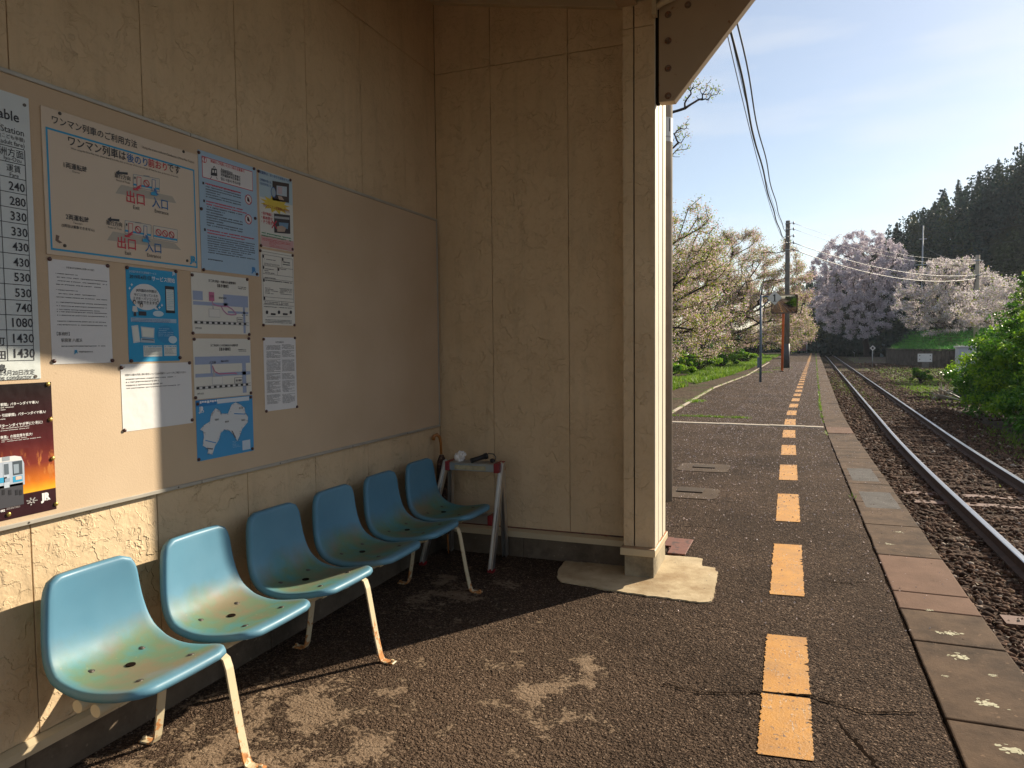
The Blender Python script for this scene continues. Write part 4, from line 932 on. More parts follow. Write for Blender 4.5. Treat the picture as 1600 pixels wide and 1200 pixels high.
# G, H: white street plans with the black and white railway line
BW = (.30, .36, .50)
for k, (nm, y0, y1, z0, z1, lab, title) in enumerate((('street_plan', 2.412, 2.765, 1.567, 1.832, 'white street plan with pink route to a refuge, directly under the pale blue notice', '災害時(津波・地震以外)避難場所'),
        ('street_plan', 2.411, 2.766, 1.281, 1.546, 'white street plan with a plain blue main road, directly above the blue island map', '災害発生時バス代行輸送のりば案内図'))):
    p = Poster(nm, lab, 'map', y0, y1, z0, z1, CREAM, .001, (290, 420, 4), 'street plans pinned to the board')
    D = 0 if k == 0 else 392
    def q(fy, fz): return (y0+fy*(y1-y0), z0+fz*(z1-z0))
    def R_(a, b, c, d, col, lv=0): p.yz([q(a, b), q(c, b), q(c, d), q(a, d)], col, lv, 'plan')
    p.textyz(title, q(.28, .865), q(.76, .905), KB, .015); p.textyz('【喜多灘駅】', q(.43, .80), q(.62, .84), KB, .015); p.rows(325, 110+D, 375, 130+D, 2, (.1, .1, .1), .6, 3+k, 0)
    for j in range(20): R_(.03+j*.0475, .165 if j % 2 else .168, .03+(j+1)*.0475-(0 if j % 2 else 0), .205 if j % 2 else .202, (.62, .61, .58) if j % 2 else KB, 1)
    R_(.03, .160, .98, .165, KB, 2); R_(.03, .205, .98, .210, KB, 2)
    if k == 0:
        R_(.02, .55, .18, .70, BW); R_(.53, .48, .98, .68, BW); R_(.02, .47, .60, .53, BW); R_(.88, .02, .92, .48, BW); R_(.60, .36, .98, .40, BW)
        R_(.28, .55, .37, .70, (.50, .14, .25), 2); p.textyz('広場', q(.295, .60), q(.355, .66), KB, 0, 4)
        for pts in (((300, 190), (305, 215), (350, 222), (400, 218), (440, 226), (462, 262), (470, 280)),): pass
        PT = [q(.33, .56), q(.34, .50), q(.42, .475), q(.60, .475), q(.68, .43), q(.75, .35)]; PT2 = [q(.48, .475), q(.52, .40), q(.58, .345), q(.66, .335), q(.75, .345)]
        for T in (PT, PT2):
            for a, b in zip(T[:-1], T[1:]):
                d = math.dist(a, b); nx, nz_ = -(b[1]-a[1])/d*.0028, (b[0]-a[0])/d*.0028; p.yz([(a[0]+nx, a[1]+nz_), (a[0]-nx, a[1]-nz_), (b[0]-nx, b[1]-nz_), (b[0]+nx, b[1]+nz_)], (.46, .20, .34), 3, 'plan')
        R_(.76, .22, .87, .30, KB, 1); R_(.765, .225, .865, .295, (.66, .64, .58), 2); p.textyz('喜多灘駅', q(.775, .245), q(.855, .275), KB, .01, 4)
        p.yz([q(.27, .28), q(.46, .28), q(.46, .42), q(.36, .42), q(.33, .54), q(.335, .42), q(.27, .42)], (.40, .40, .40), 1, 'plan'); p.yz([q(.275, .287), q(.455, .287), q(.455, .413), q(.275, .413)], (.68, .66, .6), 2, 'plan')
    else:
        R_(.02, .57, .98, .70, BW); R_(.02, .36, .98, .42, BW); R_(.83, .04, .90, .57, BW); R_(.27, .42, .30, .57, BW)
        PT = [q(.30, .54), q(.34, .44), q(.42, .40), q(.55, .40), q(.70, .40), q(.72, .38)]
        for a, b in zip(PT[:-1], PT[1:]):
            d = math.dist(a, b); nx, nz_ = -(b[1]-a[1])/d*.0026, (b[0]-a[0])/d*.0026; p.yz([(a[0]+nx, a[1]+nz_), (a[0]-nx, a[1]-nz_), (b[0]-nx, b[1]-nz_), (b[0]+nx, b[1]+nz_)], (.52, .16, .26), 3, 'plan')
        R_(.68, .22, .83, .32, KB, 1); R_(.685, .225, .825, .315, (.66, .64, .58), 2); p.textyz('喜多灘駅', q(.70, .25), q(.81, .285), KB, .01, 4); p.textyz('バス停', q(.25, .585), q(.36, .615), KB, .01, 4)
        p.yz([q(.29, .22), q(.47, .22), q(.47, .36), q(.35, .36), q(.305, .53), q(.31, .36), q(.29, .36)], (.40, .40, .40), 1, 'plan'); p.yz([q(.295, .227), q(.465, .227), q(.465, .353), q(.295, .353)], (.68, .66, .6), 2, 'plan')
    p.rows(350 if k == 0 else 395, 285+D*1.0, 385, 300+D, 1, (.2, .2, .2), .6, 4, 0); p.textyz('伊予大洲', q(.04, .075), q(.14, .105), KB, .01); p.textyz('国道378号線', q(.45, .60), q(.58, .63), KB, .01)
    if k == 0: p.pins([(38, 38), (382, 67), (43, 402), (395, 410)])
    else: p.pins([(50, 440), (392, 436), (60, 806), (405, 775)])
    p.done()
# I: blue island rail map
p = Poster('island_map', 'blue rail map of a white island, lowest sheet in the third column', 'map', 2.415, 2.769, 1.010, 1.277, paper_mat('sea_blue_paper', (.05, .29, .56)), .001, (290, 420, 4))
isl = [(88, 1005), (115, 975), (150, 955), (158, 905), (185, 872), (210, 885), (218, 905), (262, 905), (285, 850), (310, 835), (335, 845), (365, 868), (372, 905), (388, 925), (385, 960), (352, 1000), (335, 1045), (322, 1075), (300, 1040), (272, 1010), (240, 1005), (218, 1025), (205, 1070), (180, 1110), (165, 1160), (135, 1155), (140, 1125), (105, 1105), (112, 1050), (108, 1015)]
p.poly(isl, (.60, .62, .62), 1, 'island'); p.rect(55, 822, 190, 850, (.02, .20, .48), 1); p.rows(85, 826, 200, 852, 1, (.75, .77, .78), .75, 2, 0, lv=2); p.rect(195, 816, 395, 822, (.6, .66, .7), 1)
p.text('JR', (80, 893), (112, 872), (.70, .74, .76), .04); p.rows(78, 898, 112, 906, 1, (.6, .68, .72), .7, 1, 0)
r_ = random.Random(4)
for i in range(150):
    j = r_.randrange(len(isl)); a, b = isl[j], isl[(j+1) % len(isl)]; t_ = r_.random(); u, v = a[0]+(b[0]-a[0])*t_+r_.gauss(0, 5), a[1]+(b[1]-a[1])*t_+r_.gauss(0, 5); L_ = r_.uniform(4, 11)
    if r_.random() < .5: p.line([(u, v), (u+r_.uniform(-1, 1), v+L_)], .0012, (.10, .12, .16), 3, 'lettering')
    else: p.line([(u-L_/2, v), (u+L_/2, v+.5)], .0014, (.12, .14, .18), 3, 'lettering')
p.line([(120, 1072), (188, 1088)], .004, (.05, .25, .55), 3); p.line([(300, 905), (368, 908)], .004, (.05, .25, .55), 3); p.poly([(283, 1010), (290, 1012), (312, 1055), (305, 1058)], (.12, .12, .14), 3); p.poly([(132, 1118), (168, 1122), (166, 1130), (133, 1127)], (.12, .12, .14), 3)
p.rect(352, 1075, 403, 1125, (.50, .60, .68), 1); p.rows(290, 1080, 340, 1125, 5, (.5, .62, .72), .25, 5)
for u, v, s_ in ((180, 942, '愛媛県'), (243, 955, '高知県'), (330, 870, '香川県'), (345, 945, '徳島県')): p.text(s_, (u, v+4), (u+24, v-4), KB, .01, 4)
p.pins([(72, 845), (404, 802), (80, 1192), (415, 1124)]); p.done()

# J: company letter
p = Poster('letter', 'white typed letter pinned under the left end of the big plate', 'letter', 1.772, 2.013, 1.452, 1.819, WHITE, .001, (60, 400, 4.2875), 'white sheets pinned under the big plate')
p.text('お客様の不正乗車防止対策へのご協力', (183, 80), (370, 92), KB, .005)
for i, (v, n_) in enumerate(((112, 4), (222, 3), (305, 3), (368, 2), (432, 2))): p.rows(112+i*3, v, 455, v+n_*24, n_, (.13, .13, .13), .30, i, .3, 1.0)
p.text('【事務所】', (120, 527), (205, 515)); p.text('駅務室 八幡浜', (150, 570), (290, 558)); p.rows(152, 600, 445, 614, 1, (.13, .13, .13), .6, 8, 0); p.text('JR', (236, 656), (262, 632), CY, .06); p.text('四国旅客鉄道株式会社', (268, 647), (362, 636), KB, .01)
p.pins([(71, 20), (460, 66), (101, 704), (492, 700)]); p.done()
# L: white sheet (its square code is left out)
p = Poster('information_sheet', 'wide white sheet with a few lines of print at its top, half in sunlight', 'notice', 2.046, 2.396, 1.182, 1.444, WHITE, .001, (60, 400, 4.2875), 'white sheets pinned under the big plate')
p.text('四国内の観光列車に乗る場合についてはJR四国ホームページをご確認ください', (580, 808), (985, 770), KB, .005)
p.rows(583, 822, 915, 836, 1, (.15, .15, .15), .62, 3, 0); p.rows(585, 842, 805, 856, 1, (.15, .15, .15), .62, 4, 0); p.rows(585, 864, 830, 878, 1, (.15, .15, .15), .62, 5, 0); p.rows(588, 884, 950, 896, 1, (.15, .15, .15), .62, 6, 0)
p.yz([(2.060, 1.432), (2.066, 1.432), (2.066, 1.435), (2.060, 1.435)], (.2, .2, .2)); p.pins([(553, 747), (1009, 716), (574, 1168), (1027, 1098)]); p.done()
# K: blue service poster
CB = (.02, .33, .60)
p = Poster('service_poster', 'bright blue poster with a speech bubble, a phone and a laptop', 'poster', 2.086, 2.336, 1.452, 1.823, paper_mat('bright_blue_paper', (.02, .31, .56)), .001, (60, 400, 4.2875))
p.text('JR四国列車走行位置情報サービス', (605, 122), (785, 103), (.45, .62, .75), .01); p.text('2019年4月1日', (608, 155), (750, 130), KB, .03); p.text('サービス開始', (757, 165), (910, 152), (.75, .78, .78), .05); p.text('JR', (893, 128), (914, 115), (.7, .75, .78), .03)
c0 = p.p(717, 275); PP = [(c0[0]+.073*math.cos(a)*(1-.06*math.sin(2*a)**2), c0[1]+.052*math.sin(a)) for a in [i*math.pi/16 for i in range(32)]]; p.yz(PP, (.66, .66, .64), 0, 'bubble'); p.poly([(770, 340), (792, 345), (800, 362), (778, 356)], (.66, .66, .64), 1, 'bubble')
p.text('JR四国内の列車が、', (650, 240), (795, 232), KB, .015); p.text('今どこに走っているか', (637, 268), (797, 258), KB, .015); p.text('スマホ・パソコンから', (630, 294), (803, 282), KB, .03); p.text('検索できます!!', (660, 320), (785, 306), KB, .02)
p.rect(845, 200, 913, 384, (.015, .016, .02), 1, 'picture'); p.rect(851, 222, 907, 366, (.58, .64, .62), 2, 'picture'); p.rows(855, 228, 903, 360, 11, (.25, .45, .5), .4, 2, .3, lv=3)
p.rect(616, 412, 922, 450, (.34, .48, .60), 1); p.rows(622, 418, 880, 446, 3, (.06, .12, .3), .5, 3, .2, lv=2)
p.poly([(620, 468), (665, 462), (680, 576), (634, 584)], (.55, .62, .64), 1, 'picture'); p.poly([(627, 478), (662, 474), (674, 566), (640, 572)], (.66, .68, .62), 2, 'picture')
p.poly([(683, 472), (775, 482), (772, 550), (690, 544)], (.50, .56, .58), 1, 'picture'); p.poly([(690, 479), (769, 488), (767, 543), (695, 537)], (.66, .68, .60), 2, 'picture'); p.poly([(684, 548), (772, 556), (776, 582), (680, 578)], (.36, .44, .5), 3, 'picture'); p.poly([(692, 553), (768, 560), (768, 568), (690, 562)], (.10, .16, .22), 4, 'picture')
c0 = p.p(848, 525); p.yz([(c0[0]+.045*math.cos(a), c0[1]+.036*math.sin(a)) for a in [i*.314 for i in range(20)]], (.02, .24, .48), 1); p.rows(800, 485, 900, 545, 5, (.4, .6, .72), .35, 9, lv=2)
for (u, v, a_, b_) in ((897, 560, .022, .016), (800, 387, .027, .012)): c0 = p.p(u, v); p.yz([(c0[0]+a_*math.cos(a), c0[1]+b_*math.sin(a)) for a in [i*.314 for i in range(20)]], (.50, .64, .70), 2)
for (a, b, c, d) in ((700, 600, 828, 672), (838, 597, 924, 668)): p.rect(a, b, c, d, (.62, .65, .60), 1); p.rows(a+5, b+4, c-4, b+14, 1, CB, .8, 4, 0, lv=2); p.rows(a+6, b+20, c-6, d-6, 5, (.2, .2, .2), .4, 5, lv=2)
for (u, v) in ((640, 330), (686, 352)):     # two small figures by the bubble
    c0 = p.p(u, v-22); p.yz([(c0[0]+.008*math.cos(a), c0[1]+.009*math.sin(a)) for a in [i*.524 for i in range(12)]], (.03, .03, .035), 3, 'picture'); p.yz([(c0[0]+.0055*math.cos(a), c0[1]-.002+.0065*math.sin(a)) for a in [i*.524 for i in range(12)]], (.58, .50, .42), 4, 'picture')
p.poly([(628, 334), (655, 337), (662, 374), (652, 372), (650, 400), (636, 400), (634, 372), (625, 368)], (.60, .60, .56), 3, 'picture'); p.poly([(636, 374), (650, 376), (652, 402), (634, 402)], KB, 4, 'picture'); p.rect(668, 370, 720, 400, (.03, .03, .04), 3, 'picture')
c0 = p.p(795, 315); p.ring(795, 315, .0075, .002, KB, 3, False); p.line([(793, 330), (791, 350)], .003, KB, 3)
for (u, v) in ((622, 192), (608, 216), (824, 330), (808, 345)): p.poly([(u, v-12), (u+3, v-3), (u+9, v), (u+3, v+3), (u, v+12), (u-3, v+3), (u-9, v), (u-3, v-3)], (.7, .75, .76), 2)
p.pins([(590, 77), (917, 104), (619, 703), (945, 681)]); p.done()
# M: dark poster with a commuter train bursting out of an orange glow
t = NT('dark_timetable_poster'); tcx = t.n('TexCoord'); s_ = t.n('SeparateXYZ'); t.l(tcx.outputs['Object'], s_.inputs[0])
def rng_(o, a, b): x = t.n('MapRange'); x.inputs['From Min'].default_value = a; x.inputs['From Max'].default_value = b; t.l(o, x.inputs['Value']); return x.outputs[0]
base = t.ramp(rng_(s_.outputs[2], .95, 1.39), [(0, (.035, .012, .016)), (.155, (.035, .012, .016)), (.16, (.85, .42, .03)), (.24, (.62, .17, .02)), (.38, (.20, .035, .025)), (.55, (.085, .016, .018)), (.78, (.035, .012, .014)), (1, (.018, .014, .014))])
flk = t.noise(t.coord((1, 26, 9)), 2.2, 5, .6); mk = t.math('MULTIPLY', t.ramp(flk, [(.55, 0.0), (.66, .8)]), t.ramp(rng_(s_.outputs[2], 1.03, 1.19), [(0, 0.0), (.2, 1.0), (.6, 1.0), (.9, 0.0)]))
base = t.mix(mk, base, (.55, .20, .05)); mg = t.fin(base, .18, t.bump(t.noise(t.coord(), 6, 3), .5, .02), spec=.5)
p = Poster('timetable_poster', 'glossy dark maroon poster of a white train in orange glow, lower left', 'poster', 1.33, 1.764, .944, 1.391, mg, .001, (0, 580, 4.8))
WT = (.78, .77, .75)
def tx(body, l, b, r, t_, bold=.03): p.text(body, (l, b), (r, t_), WT, bold, 2)
tx('高松・丸亀間「パターンダイヤ導入!', -230, 300, 283, 228); 
p.L.clear()
for body, l, b, r, t_ in (('駅間」パターンダイヤ導入!', 0, 263, 283, 220), ('・引田駅間」パターンダイヤ導入!', -6, 345, 338, 292), ('パターンダイヤが更に便利に!', -18, 426, 314, 369), ('南風」の指定席を拡大!', 0, 508, 238, 459)):
    tx(body, l, b, r, t_)
for (u0, v0, u1, v1) in ((0, 272, 100, 280), (0, 288, 42, 296), (0, 358, 44, 366), (0, 430, 218, 437), (0, 446, 216, 452), (0, 516, 200, 522), (0, 530, 305, 536)): p.rows(u0, v0, u1, v1+4, 1, (.6, .58, .56), .6, int(v0), 0)
yT0, yT1, zT0, zT1 = p.p(0, 0)[0]-.10, p.p(175, 700)[0], .985, p.p(100, 634)[1]
zb = p.p(150, 880)[1]
def tb(a, b, c, d, col, lv): p.yz([(a, b), (c, b), (c, d), (a, d)], col, lv, 'train')
tb(1.50, .985, yT1-.006, zb+.02, (.05, .05, .06), 2)
p.yz([(1.50, zb+.012), (yT1, zb+.012), (yT1+.001, zT1-.03), (yT1-.008, zT1-.006), (yT1-.03, zT1), (1.50, zT1+.002)], (.40, .46, .54), 2, 'train')
p.yz([(1.50, zT1-.014), (yT1-.004, zT1-.018), (yT1-.012, zT1-.005), (yT1-.03, zT1), (1.50, zT1+.002)], (.66, .66, .66), 3, 'train')
a = p.p(88, 665); b = p.p(165, 770); tb(a[0], b[1], b[0], a[1]-.006, (.06, .08, .10), 3); a2 = p.p(95, 700); tb(a2[0], b[1]+.006, b[0]-.012, a2[1], (.26, .32, .38), 4)
a = p.p(18, 690); b = p.p(68, 870); tb(a[0], b[1], b[0], a[1], (.46, .52, .60), 3); a = p.p(24, 697); b = p.p(62, 772); tb(a[0], b[1], b[0], a[1], (.10, .13, .16), 4)
tb(1.50, p.p(0, 840)[1], p.p(8, 0)[0], p.p(0, 800)[1], (.03, .32, .55), 3); a = p.p(92, 790); b = p.p(165, 822); tb(a[0], b[1], b[0], a[1], (.03, .32, .55), 3); a = p.p(112, 790); b = p.p(158, 808); tb(a[0], b[1], b[0], a[1], (.65, .5, .4), 4)
a = p.p(10, 645); b = p.p(68, 668); tb(a[0], b[1], b[0], a[1], (.30, .34, .38), 4); a = p.p(30, 806); b = p.p(70, 826); tb(a[0], b[1], b[0], a[1], (.28, .34, .42), 4)
for u in (10, 60, 110, 140): a = p.p(u, 890); b = p.p(u+22, 925); tb(a[0], b[1], b[0], a[1], (.02, .02, .025), 4)
p.text('JR', (303, 970), (374, 925), WT, .06, 2); p.rows(318, 966, 362, 980, 1, WT, .7, 2, 0)
c0 = p.p(235, 975)
for i in range(26):
    a = i*.9; rr_ = .005+.010*((i*7) % 5)/5; u = (c0[0]+rr_*1.35*math.cos(a), c0[1]+rr_*math.sin(a)*.9); p.yz([(u[0]-.0022, u[1]-.001), (u[0]+.002, u[1]-.0016), (u[0]+.0022, u[1]+.001), (u[0]-.002, u[1]+.0016)], (.55, .53, .52), 2, 'emblem')
p.text('082', (0, 1058), (33, 1035), WT, .03, 2); p.rows(42, 1015, 148, 1045, 4, (.6, .58, .56), .35, 9, .2)
p.pins([(355, 98), (373, 362), (390, 654), (416, 995), (60, 1073)], 'brass'); p.done()

# ------------------------------------------------------------------ vegetation
M['bark'] = simple('cherry_bark', (.035, .024, .019), .9, 0, .35, 9, .5)
M['blossom'] = m_leaf('pink_blossom', [(.50, .31, .32), (.72, .51, .51), (.88, .74, .74)], .42)
M['blossom_white'] = m_leaf('white_pink_blossom', [(.48, .40, .42), (.70, .62, .63), (.88, .82, .82)], .42)
M['blossom_far'] = m_leaf('lavender_pink_blossom', [(.44, .39, .45), (.66, .59, .64), (.86, .79, .81)], .4)
M['young'] = m_leaf('young_bronze_leaf', [(.11, .19, .012), (.24, .36, .02), (.34, .25, .05), (.20, .34, .02)], .48)
M['laurel'] = m_leaf('evergreen_leaf', [(.02, .075, .007), (.055, .16, .011), (.12, .27, .018)], .42, .38)
M['lime'] = m_leaf('fresh_green_leaf', [(.10, .22, .012), (.19, .34, .018), (.28, .42, .025)], .5, .45)
M['darkleaf'] = m_leaf('dark_conifer_leaf', [(.016, .034, .022), (.026, .05, .028), (.045, .075, .035)], .2)
M['woodleaf'] = m_leaf('hill_wood_leaf', [(.012, .030, .024), (.022, .050, .034), (.038, .072, .040), (.060, .074, .038)], .2)
M['grass'] = m_leaf('spring_grass', [(.08, .17, .015), (.15, .27, .025), (.25, .34, .04)], .45, .5)
M['deepgrass'] = m_leaf('bank_grass', [(.03, .15, .02), (.06, .22, .03), (.09, .26, .035)], .35, .6)
M['agave'] = m_leaf('grey_agave', [(.06, .085, .09), (.10, .13, .13), (.16, .17, .15)], .1, .5)
M['dry'] = m_leaf('dry_leaf', [(.22, .16, .10), (.34, .28, .2), (.42, .36, .3)], .2, .8)
M['petal'] = m_leaf('petal', [(.42, .31, .28), (.58, .45, .42), (.74, .64, .60)], .1, .8)

def quads(P, S, g, mat, name, parent=None, up=0.0, asp=.62, kind=None, flat=None):
    """one leaf-sized rhomb per point"""
    n = len(P); a = g.normal(size=(n, 3)); 
    if up: a[:, 2] += up
    if flat is not None: a[:, 2] *= flat
    a /= np.linalg.norm(a, axis=1)[:, None]; b = np.cross(a, g.normal(size=(n, 3))); b /= np.linalg.norm(b, axis=1)[:, None]
    S = np.broadcast_to(S, (n,)) if not np.isscalar(S) else S*g.uniform(.6, 1.35, n)
    c = np.cross(a, b)
    V = np.stack([P+a*S[:, None]*.5, P+b*(S*asp*.5)[:, None]+c*(S*.12)[:, None], P-a*S[:, None]*.5, P-b*(S*asp*.5)[:, None]+c*(S*.12)[:, None]], 1).reshape(-1, 3)
    me = np_mesh(name, V, np.arange(4*n).reshape(-1, 4), mat); o = bpy.data.objects.new(name, me)
    if parent is not None: COL.objects.link(o); return local(o, parent)
    return link(o, kind=kind)
def cones(P0, P1, R0, R1, mat, name, parent, sides=5):
    n = len(P0); d = P1-P0; L = np.linalg.norm(d, axis=1); L[L == 0] = 1e-6; d = d/L[:, None]
    up = np.where(np.abs(d[:, 2:3]) < .9, [[0, 0, 1.]], [[1., 0, 0]]); a = np.cross(d, up); a /= np.linalg.norm(a, axis=1)[:, None]; b = np.cross(d, a)
    t = np.arange(sides)*2*np.pi/sides; ct, st = np.cos(t), np.sin(t)
    ring = a[:, None]*ct[None, :, None]+b[:, None]*st[None, :, None]
    V = np.concatenate([P0[:, None]+ring*R0[:, None, None], (P1+d*R1[:, None]*.3)[:, None]+ring*R1[:, None, None]], 1).reshape(-1, 3)
    k = np.arange(sides); f = np.stack([k, (k+1) % sides, (k+1) % sides+sides, k+sides], 1)
    F = (f[None]+2*sides*np.arange(n)[:, None, None]).reshape(-1, 4)
    o = bpy.data.objects.new(name, np_mesh(name, V, F, mat, True)); COL.objects.link(o); return local(o, parent)
def skeleton(g, base, fork, cc, cr, ntarg, nlimb=6, shell=.45, zmin=None, squash=0.0, reject=None, targets=None, limbs=None):
    """grows branches from the fork to targets spread through the crown; returns nodes, parents, weights"""
    base, fork, cc, cr = map(np.array, (base, fork, cc, cr)); base = base.astype(float); fork = fork.astype(float)
    N = [base]; par = [-1]
    for k in range(1, 7): t = k/6; N.append(base+(fork-base)*t+g.normal(0, .05, 3)*np.linalg.norm(fork-base)*.25*np.sin(np.pi*t)); par.append(len(N)-2)
    fk = len(N)-1
    if targets is None:
        T = []
        while len(T) < ntarg:
            v = g.normal(size=3); v /= np.linalg.norm(v); r = g.random()**shell; p = cc+cr*v*r
            w = mnoise.noise(Vector(p)*(1.6/float(cr.mean())))
            if w < -.25 and g.random() < .7: continue
            if zmin is not None and p[2] < zmin: continue
            if reject is not None and reject(p): continue
            T.append(p)
        T = np.array(T)
    else: T = np.array(targets)
    lim = T[g.choice(len(T), min(nlimb, len(T)), replace=False)] if targets is None else T[:nlimb]
    def attach(i, t):
        p0 = N[i].copy(); L = np.linalg.norm(t-p0); k = max(2, int(L/(cr.mean()*.22))+1); j = i; bend = g.normal(0, .04, 3)*L; bend[2] -= .04*L
        for q in range(1, k+1):
            s = q/k; N.append(p0+(t-p0)*s+bend*np.sin(np.pi*s)+(g.normal(0, .018, 3)*L if q < k else 0)); par.append(j); j = len(N)-1
    for t in lim: attach(fk, fork+(t-fork)*.72)
    for t in (limbs or []): attach(fk, np.array(t, float))
    T = T[np.argsort(np.linalg.norm(T-fork, axis=1))]
    for t in T:
        A = np.array(N[fk:]); d = np.linalg.norm(A-t, axis=1)+.42*np.linalg.norm(A-fork, axis=1)+np.maximum(0, A[:, 2]-t[2])*.35
        attach(fk+int(np.argmin(d)), t)
    N = np.array(N); par = np.array(par); w = np.ones(len(N))
    for i in range(len(N)-1, 0, -1): w[par[i]] += w[i]
    return N, par, w
def tree(name, label, cat, base, fork, cc, cr, ntarg, r0, leaves, seed, group=None, nlimb=6, shell=.45, zmin=None, wl=7, reject=None, bark='bark', hang=0.0, rmin=.006, targets=None, limbs=None):
    g = np.random.default_rng(seed); root = thing(name, label, cat, base, group)
    N, par, w = skeleton(g, base, fork, cc, cr, ntarg, nlimb, shell, zmin, reject=reject, targets=targets, limbs=limbs)
    rad = np.maximum(rmin, r0*(w/w[0])**.5); i = np.arange(1, len(N)); 
    cones(N[par[i]], N[i], np.minimum(rad[par[i]], rad[i]*1.35), rad[i], M[bark], 'trunk', root)
    tip = i[w[i] <= wl]
    for (nm, mat, cnt, size, sig) in leaves:
        k = g.choice(tip, cnt); s = g.random(cnt)[:, None]; P = N[par[k]]*(1-s)+N[k]*s+g.normal(0, sig, (cnt, 3))*[1, 1, .8]
        if hang: P[:, 2] -= g.exponential(hang, cnt)
        if reject is not None: P = P[[not reject(p) for p in P]] if cnt < 90000 else P
        quads(P, size, g, M[mat], nm, root)
    return root

# cherry trees on the bank, left of the platform
front = lambda p: (p[1] < 47.5 and p[0] > -1.9+.0*p[1]) or (p[2] < 1.0 and p[0] > -2.2)
G1 = 'cherry trees on the bank left of the platform'
tree('cherry_tree', 'nearest cherry tree, its dark forked limb reaching in from behind the concrete pole', 'tree', (-7.2, 24.5, 0), (-6.6, 24.6, 1.6), (-4.6, 25.5, 3.6), (4.2, 3.8, 3.3), 620, .30,
     [('blossom', 'blossom', 36000, .058, .12), ('foliage', 'young', 34000, .062, .12)], 11, G1, 7, .6, .9, 9, lambda p: p[1] < 29.9 and p[0] > -1.75+.0, limbs=[(-3.3, 24.4, 2.75), (-1.85, 26, 5.2), (-1.8, 25, 3.5), (-2.8, 25, 6.4), (-2.6, 27, 2.2)])
gx = np.random.default_rng(5)
big = thing('cherry_tree', 'cherry tree with pale pink blossom hanging over the platform behind the utility pole', 'tree', (-6.5, 50, 0), G1)
bpy.data.objects.remove(big)
tree('cherry_tree', 'wide cherry tree whose blossom hangs over the platform behind the mirror and utility pole', 'tree', (-6.3, 51, 0), (-5.6, 51, 1.8), (-3.5, 52, 4.9), (5.0, 4.2, 4.6), 900, .36,
     [('blossom', 'blossom', 62000, .085, .15), ('foliage', 'young', 50000, .085, .15)], 12, G1, 8, .5, 1.0, 7, front, limbs=[(-1.8, 51, 7.0), (-.2, 52, 5.2), (0, 52, 3.4), (-3.6, 50.5, 7.6)])
tree('cherry_tree', 'low cherry tree between the two bigger ones, mostly hidden by their blossom', 'tree', (-8.0, 37, 0), (-7.4, 37, 1.4), (-5.6, 38, 3.6), (4.2, 3.6, 3.6), 500, .26,
     [('blossom', 'blossom', 20000, .072, .12), ('foliage', 'young', 20000, .072, .12)], 13, G1, 6, .5, .8, 7, front)
tree('cherry_tree', 'farthest cherry tree of the bank, low and hanging over the far end of the platform', 'tree', (-3.2, 78, 0), (-2.8, 78, 1.8), (-.5, 78, 3.2), (3.0, 4.0, 2.8), 400, .2,
     [('blossom', 'blossom', 18000, .10, .2), ('foliage', 'young', 18000, .10, .2)], 14, G1, 6, .5, .8)
T0 = [(-1.55, 13.0, 5.78), (-1.38, 12.9, 5.86), (-1.75, 13.1, 5.62), (-1.2, 12.8, 5.80), (-1.30, 13.0, 6.02), (-1.62, 12.9, 5.95), (-1.95, 13, 5.55), (-2.2, 13.1, 5.35), (-1.88, 13.0, 5.22), (-1.72, 12.9, 5.08), (-1.66, 13.0, 4.95), (-2.0, 13, 4.9), (-1.8, 13.1, 5.35)]
tree('cherry_tree', 'sparse cherry branch tips showing just above the bracket corner, tree behind the shelter', 'tree', (-6.5, 14.5, 0), (-5.9, 14.4, 2.2), (-4.6, 14, 4.6), (1.9, 2.2, 1.8), 0, .05,
     [('foliage', 'young', 620, .035, .05), ('blossom', 'blossom', 200, .03, .05)], 15, G1, 3, .5, None, 4, targets=T0+[(random.gauss(-1.45, .16), random.gauss(13, .1), random.gauss(5.83, .13)) for _ in range(34)]+[(random.gauss(-1.78, .10), random.gauss(13, .1), random.gauss(5.08, .15)) for _ in range(26)]+[(-4.6+random.gauss(0, .8), 14+random.gauss(0, 1), 4.6+random.gauss(0, .8)) for _ in range(60)], rmin=.004)
# cherry trees across the tracks
G2 = 'cherry trees across the tracks'
tree('cherry_tree', 'huge greyish pink cherry tree at the foot of the wooded hill beyond the track curve', 'tree', (10.8, 120, -.6), (10.4, 119, 3.6), (9.2, 116, 9.9), (7.6, 6.0, 7.9), 1500, .45,
     [('blossom', 'blossom_far', 78000, .20, .17), ('foliage', 'young', 1500, .16, .3)], 21, G2, 9, .42, None, 5, hang=.10, rmin=.02)
tree('cherry_tree', 'pink cherry tree standing on the grass mound behind the concrete pole', 'tree', (15.6, 87, 1.2), (15.5, 86.6, 2.8), (15.2, 86, 6.0), (5.2, 4.2, 4.4), 900, .28,
     [('blossom', 'blossom_white', 46000, .14, .15), ('foliage', 'young', 7000, .13, .22)], 22, G2, 8, .45, 2.0, 5, hang=.05, rmin=.015)
tree('cherry_tree', 'small white flowering cherry tree showing just over the large green bush', 'tree', (13.6, 51, -.7), (13.3, 51, 1.2), (12.3, 51, 3.6), (3.1, 2.4, 1.7), 260, .12,
     [('blossom', 'blossom_white', 16000, .10, .16), ('foliage', 'young', 4500, .09, .18)], 23, G2, 6, .45, None, 7)

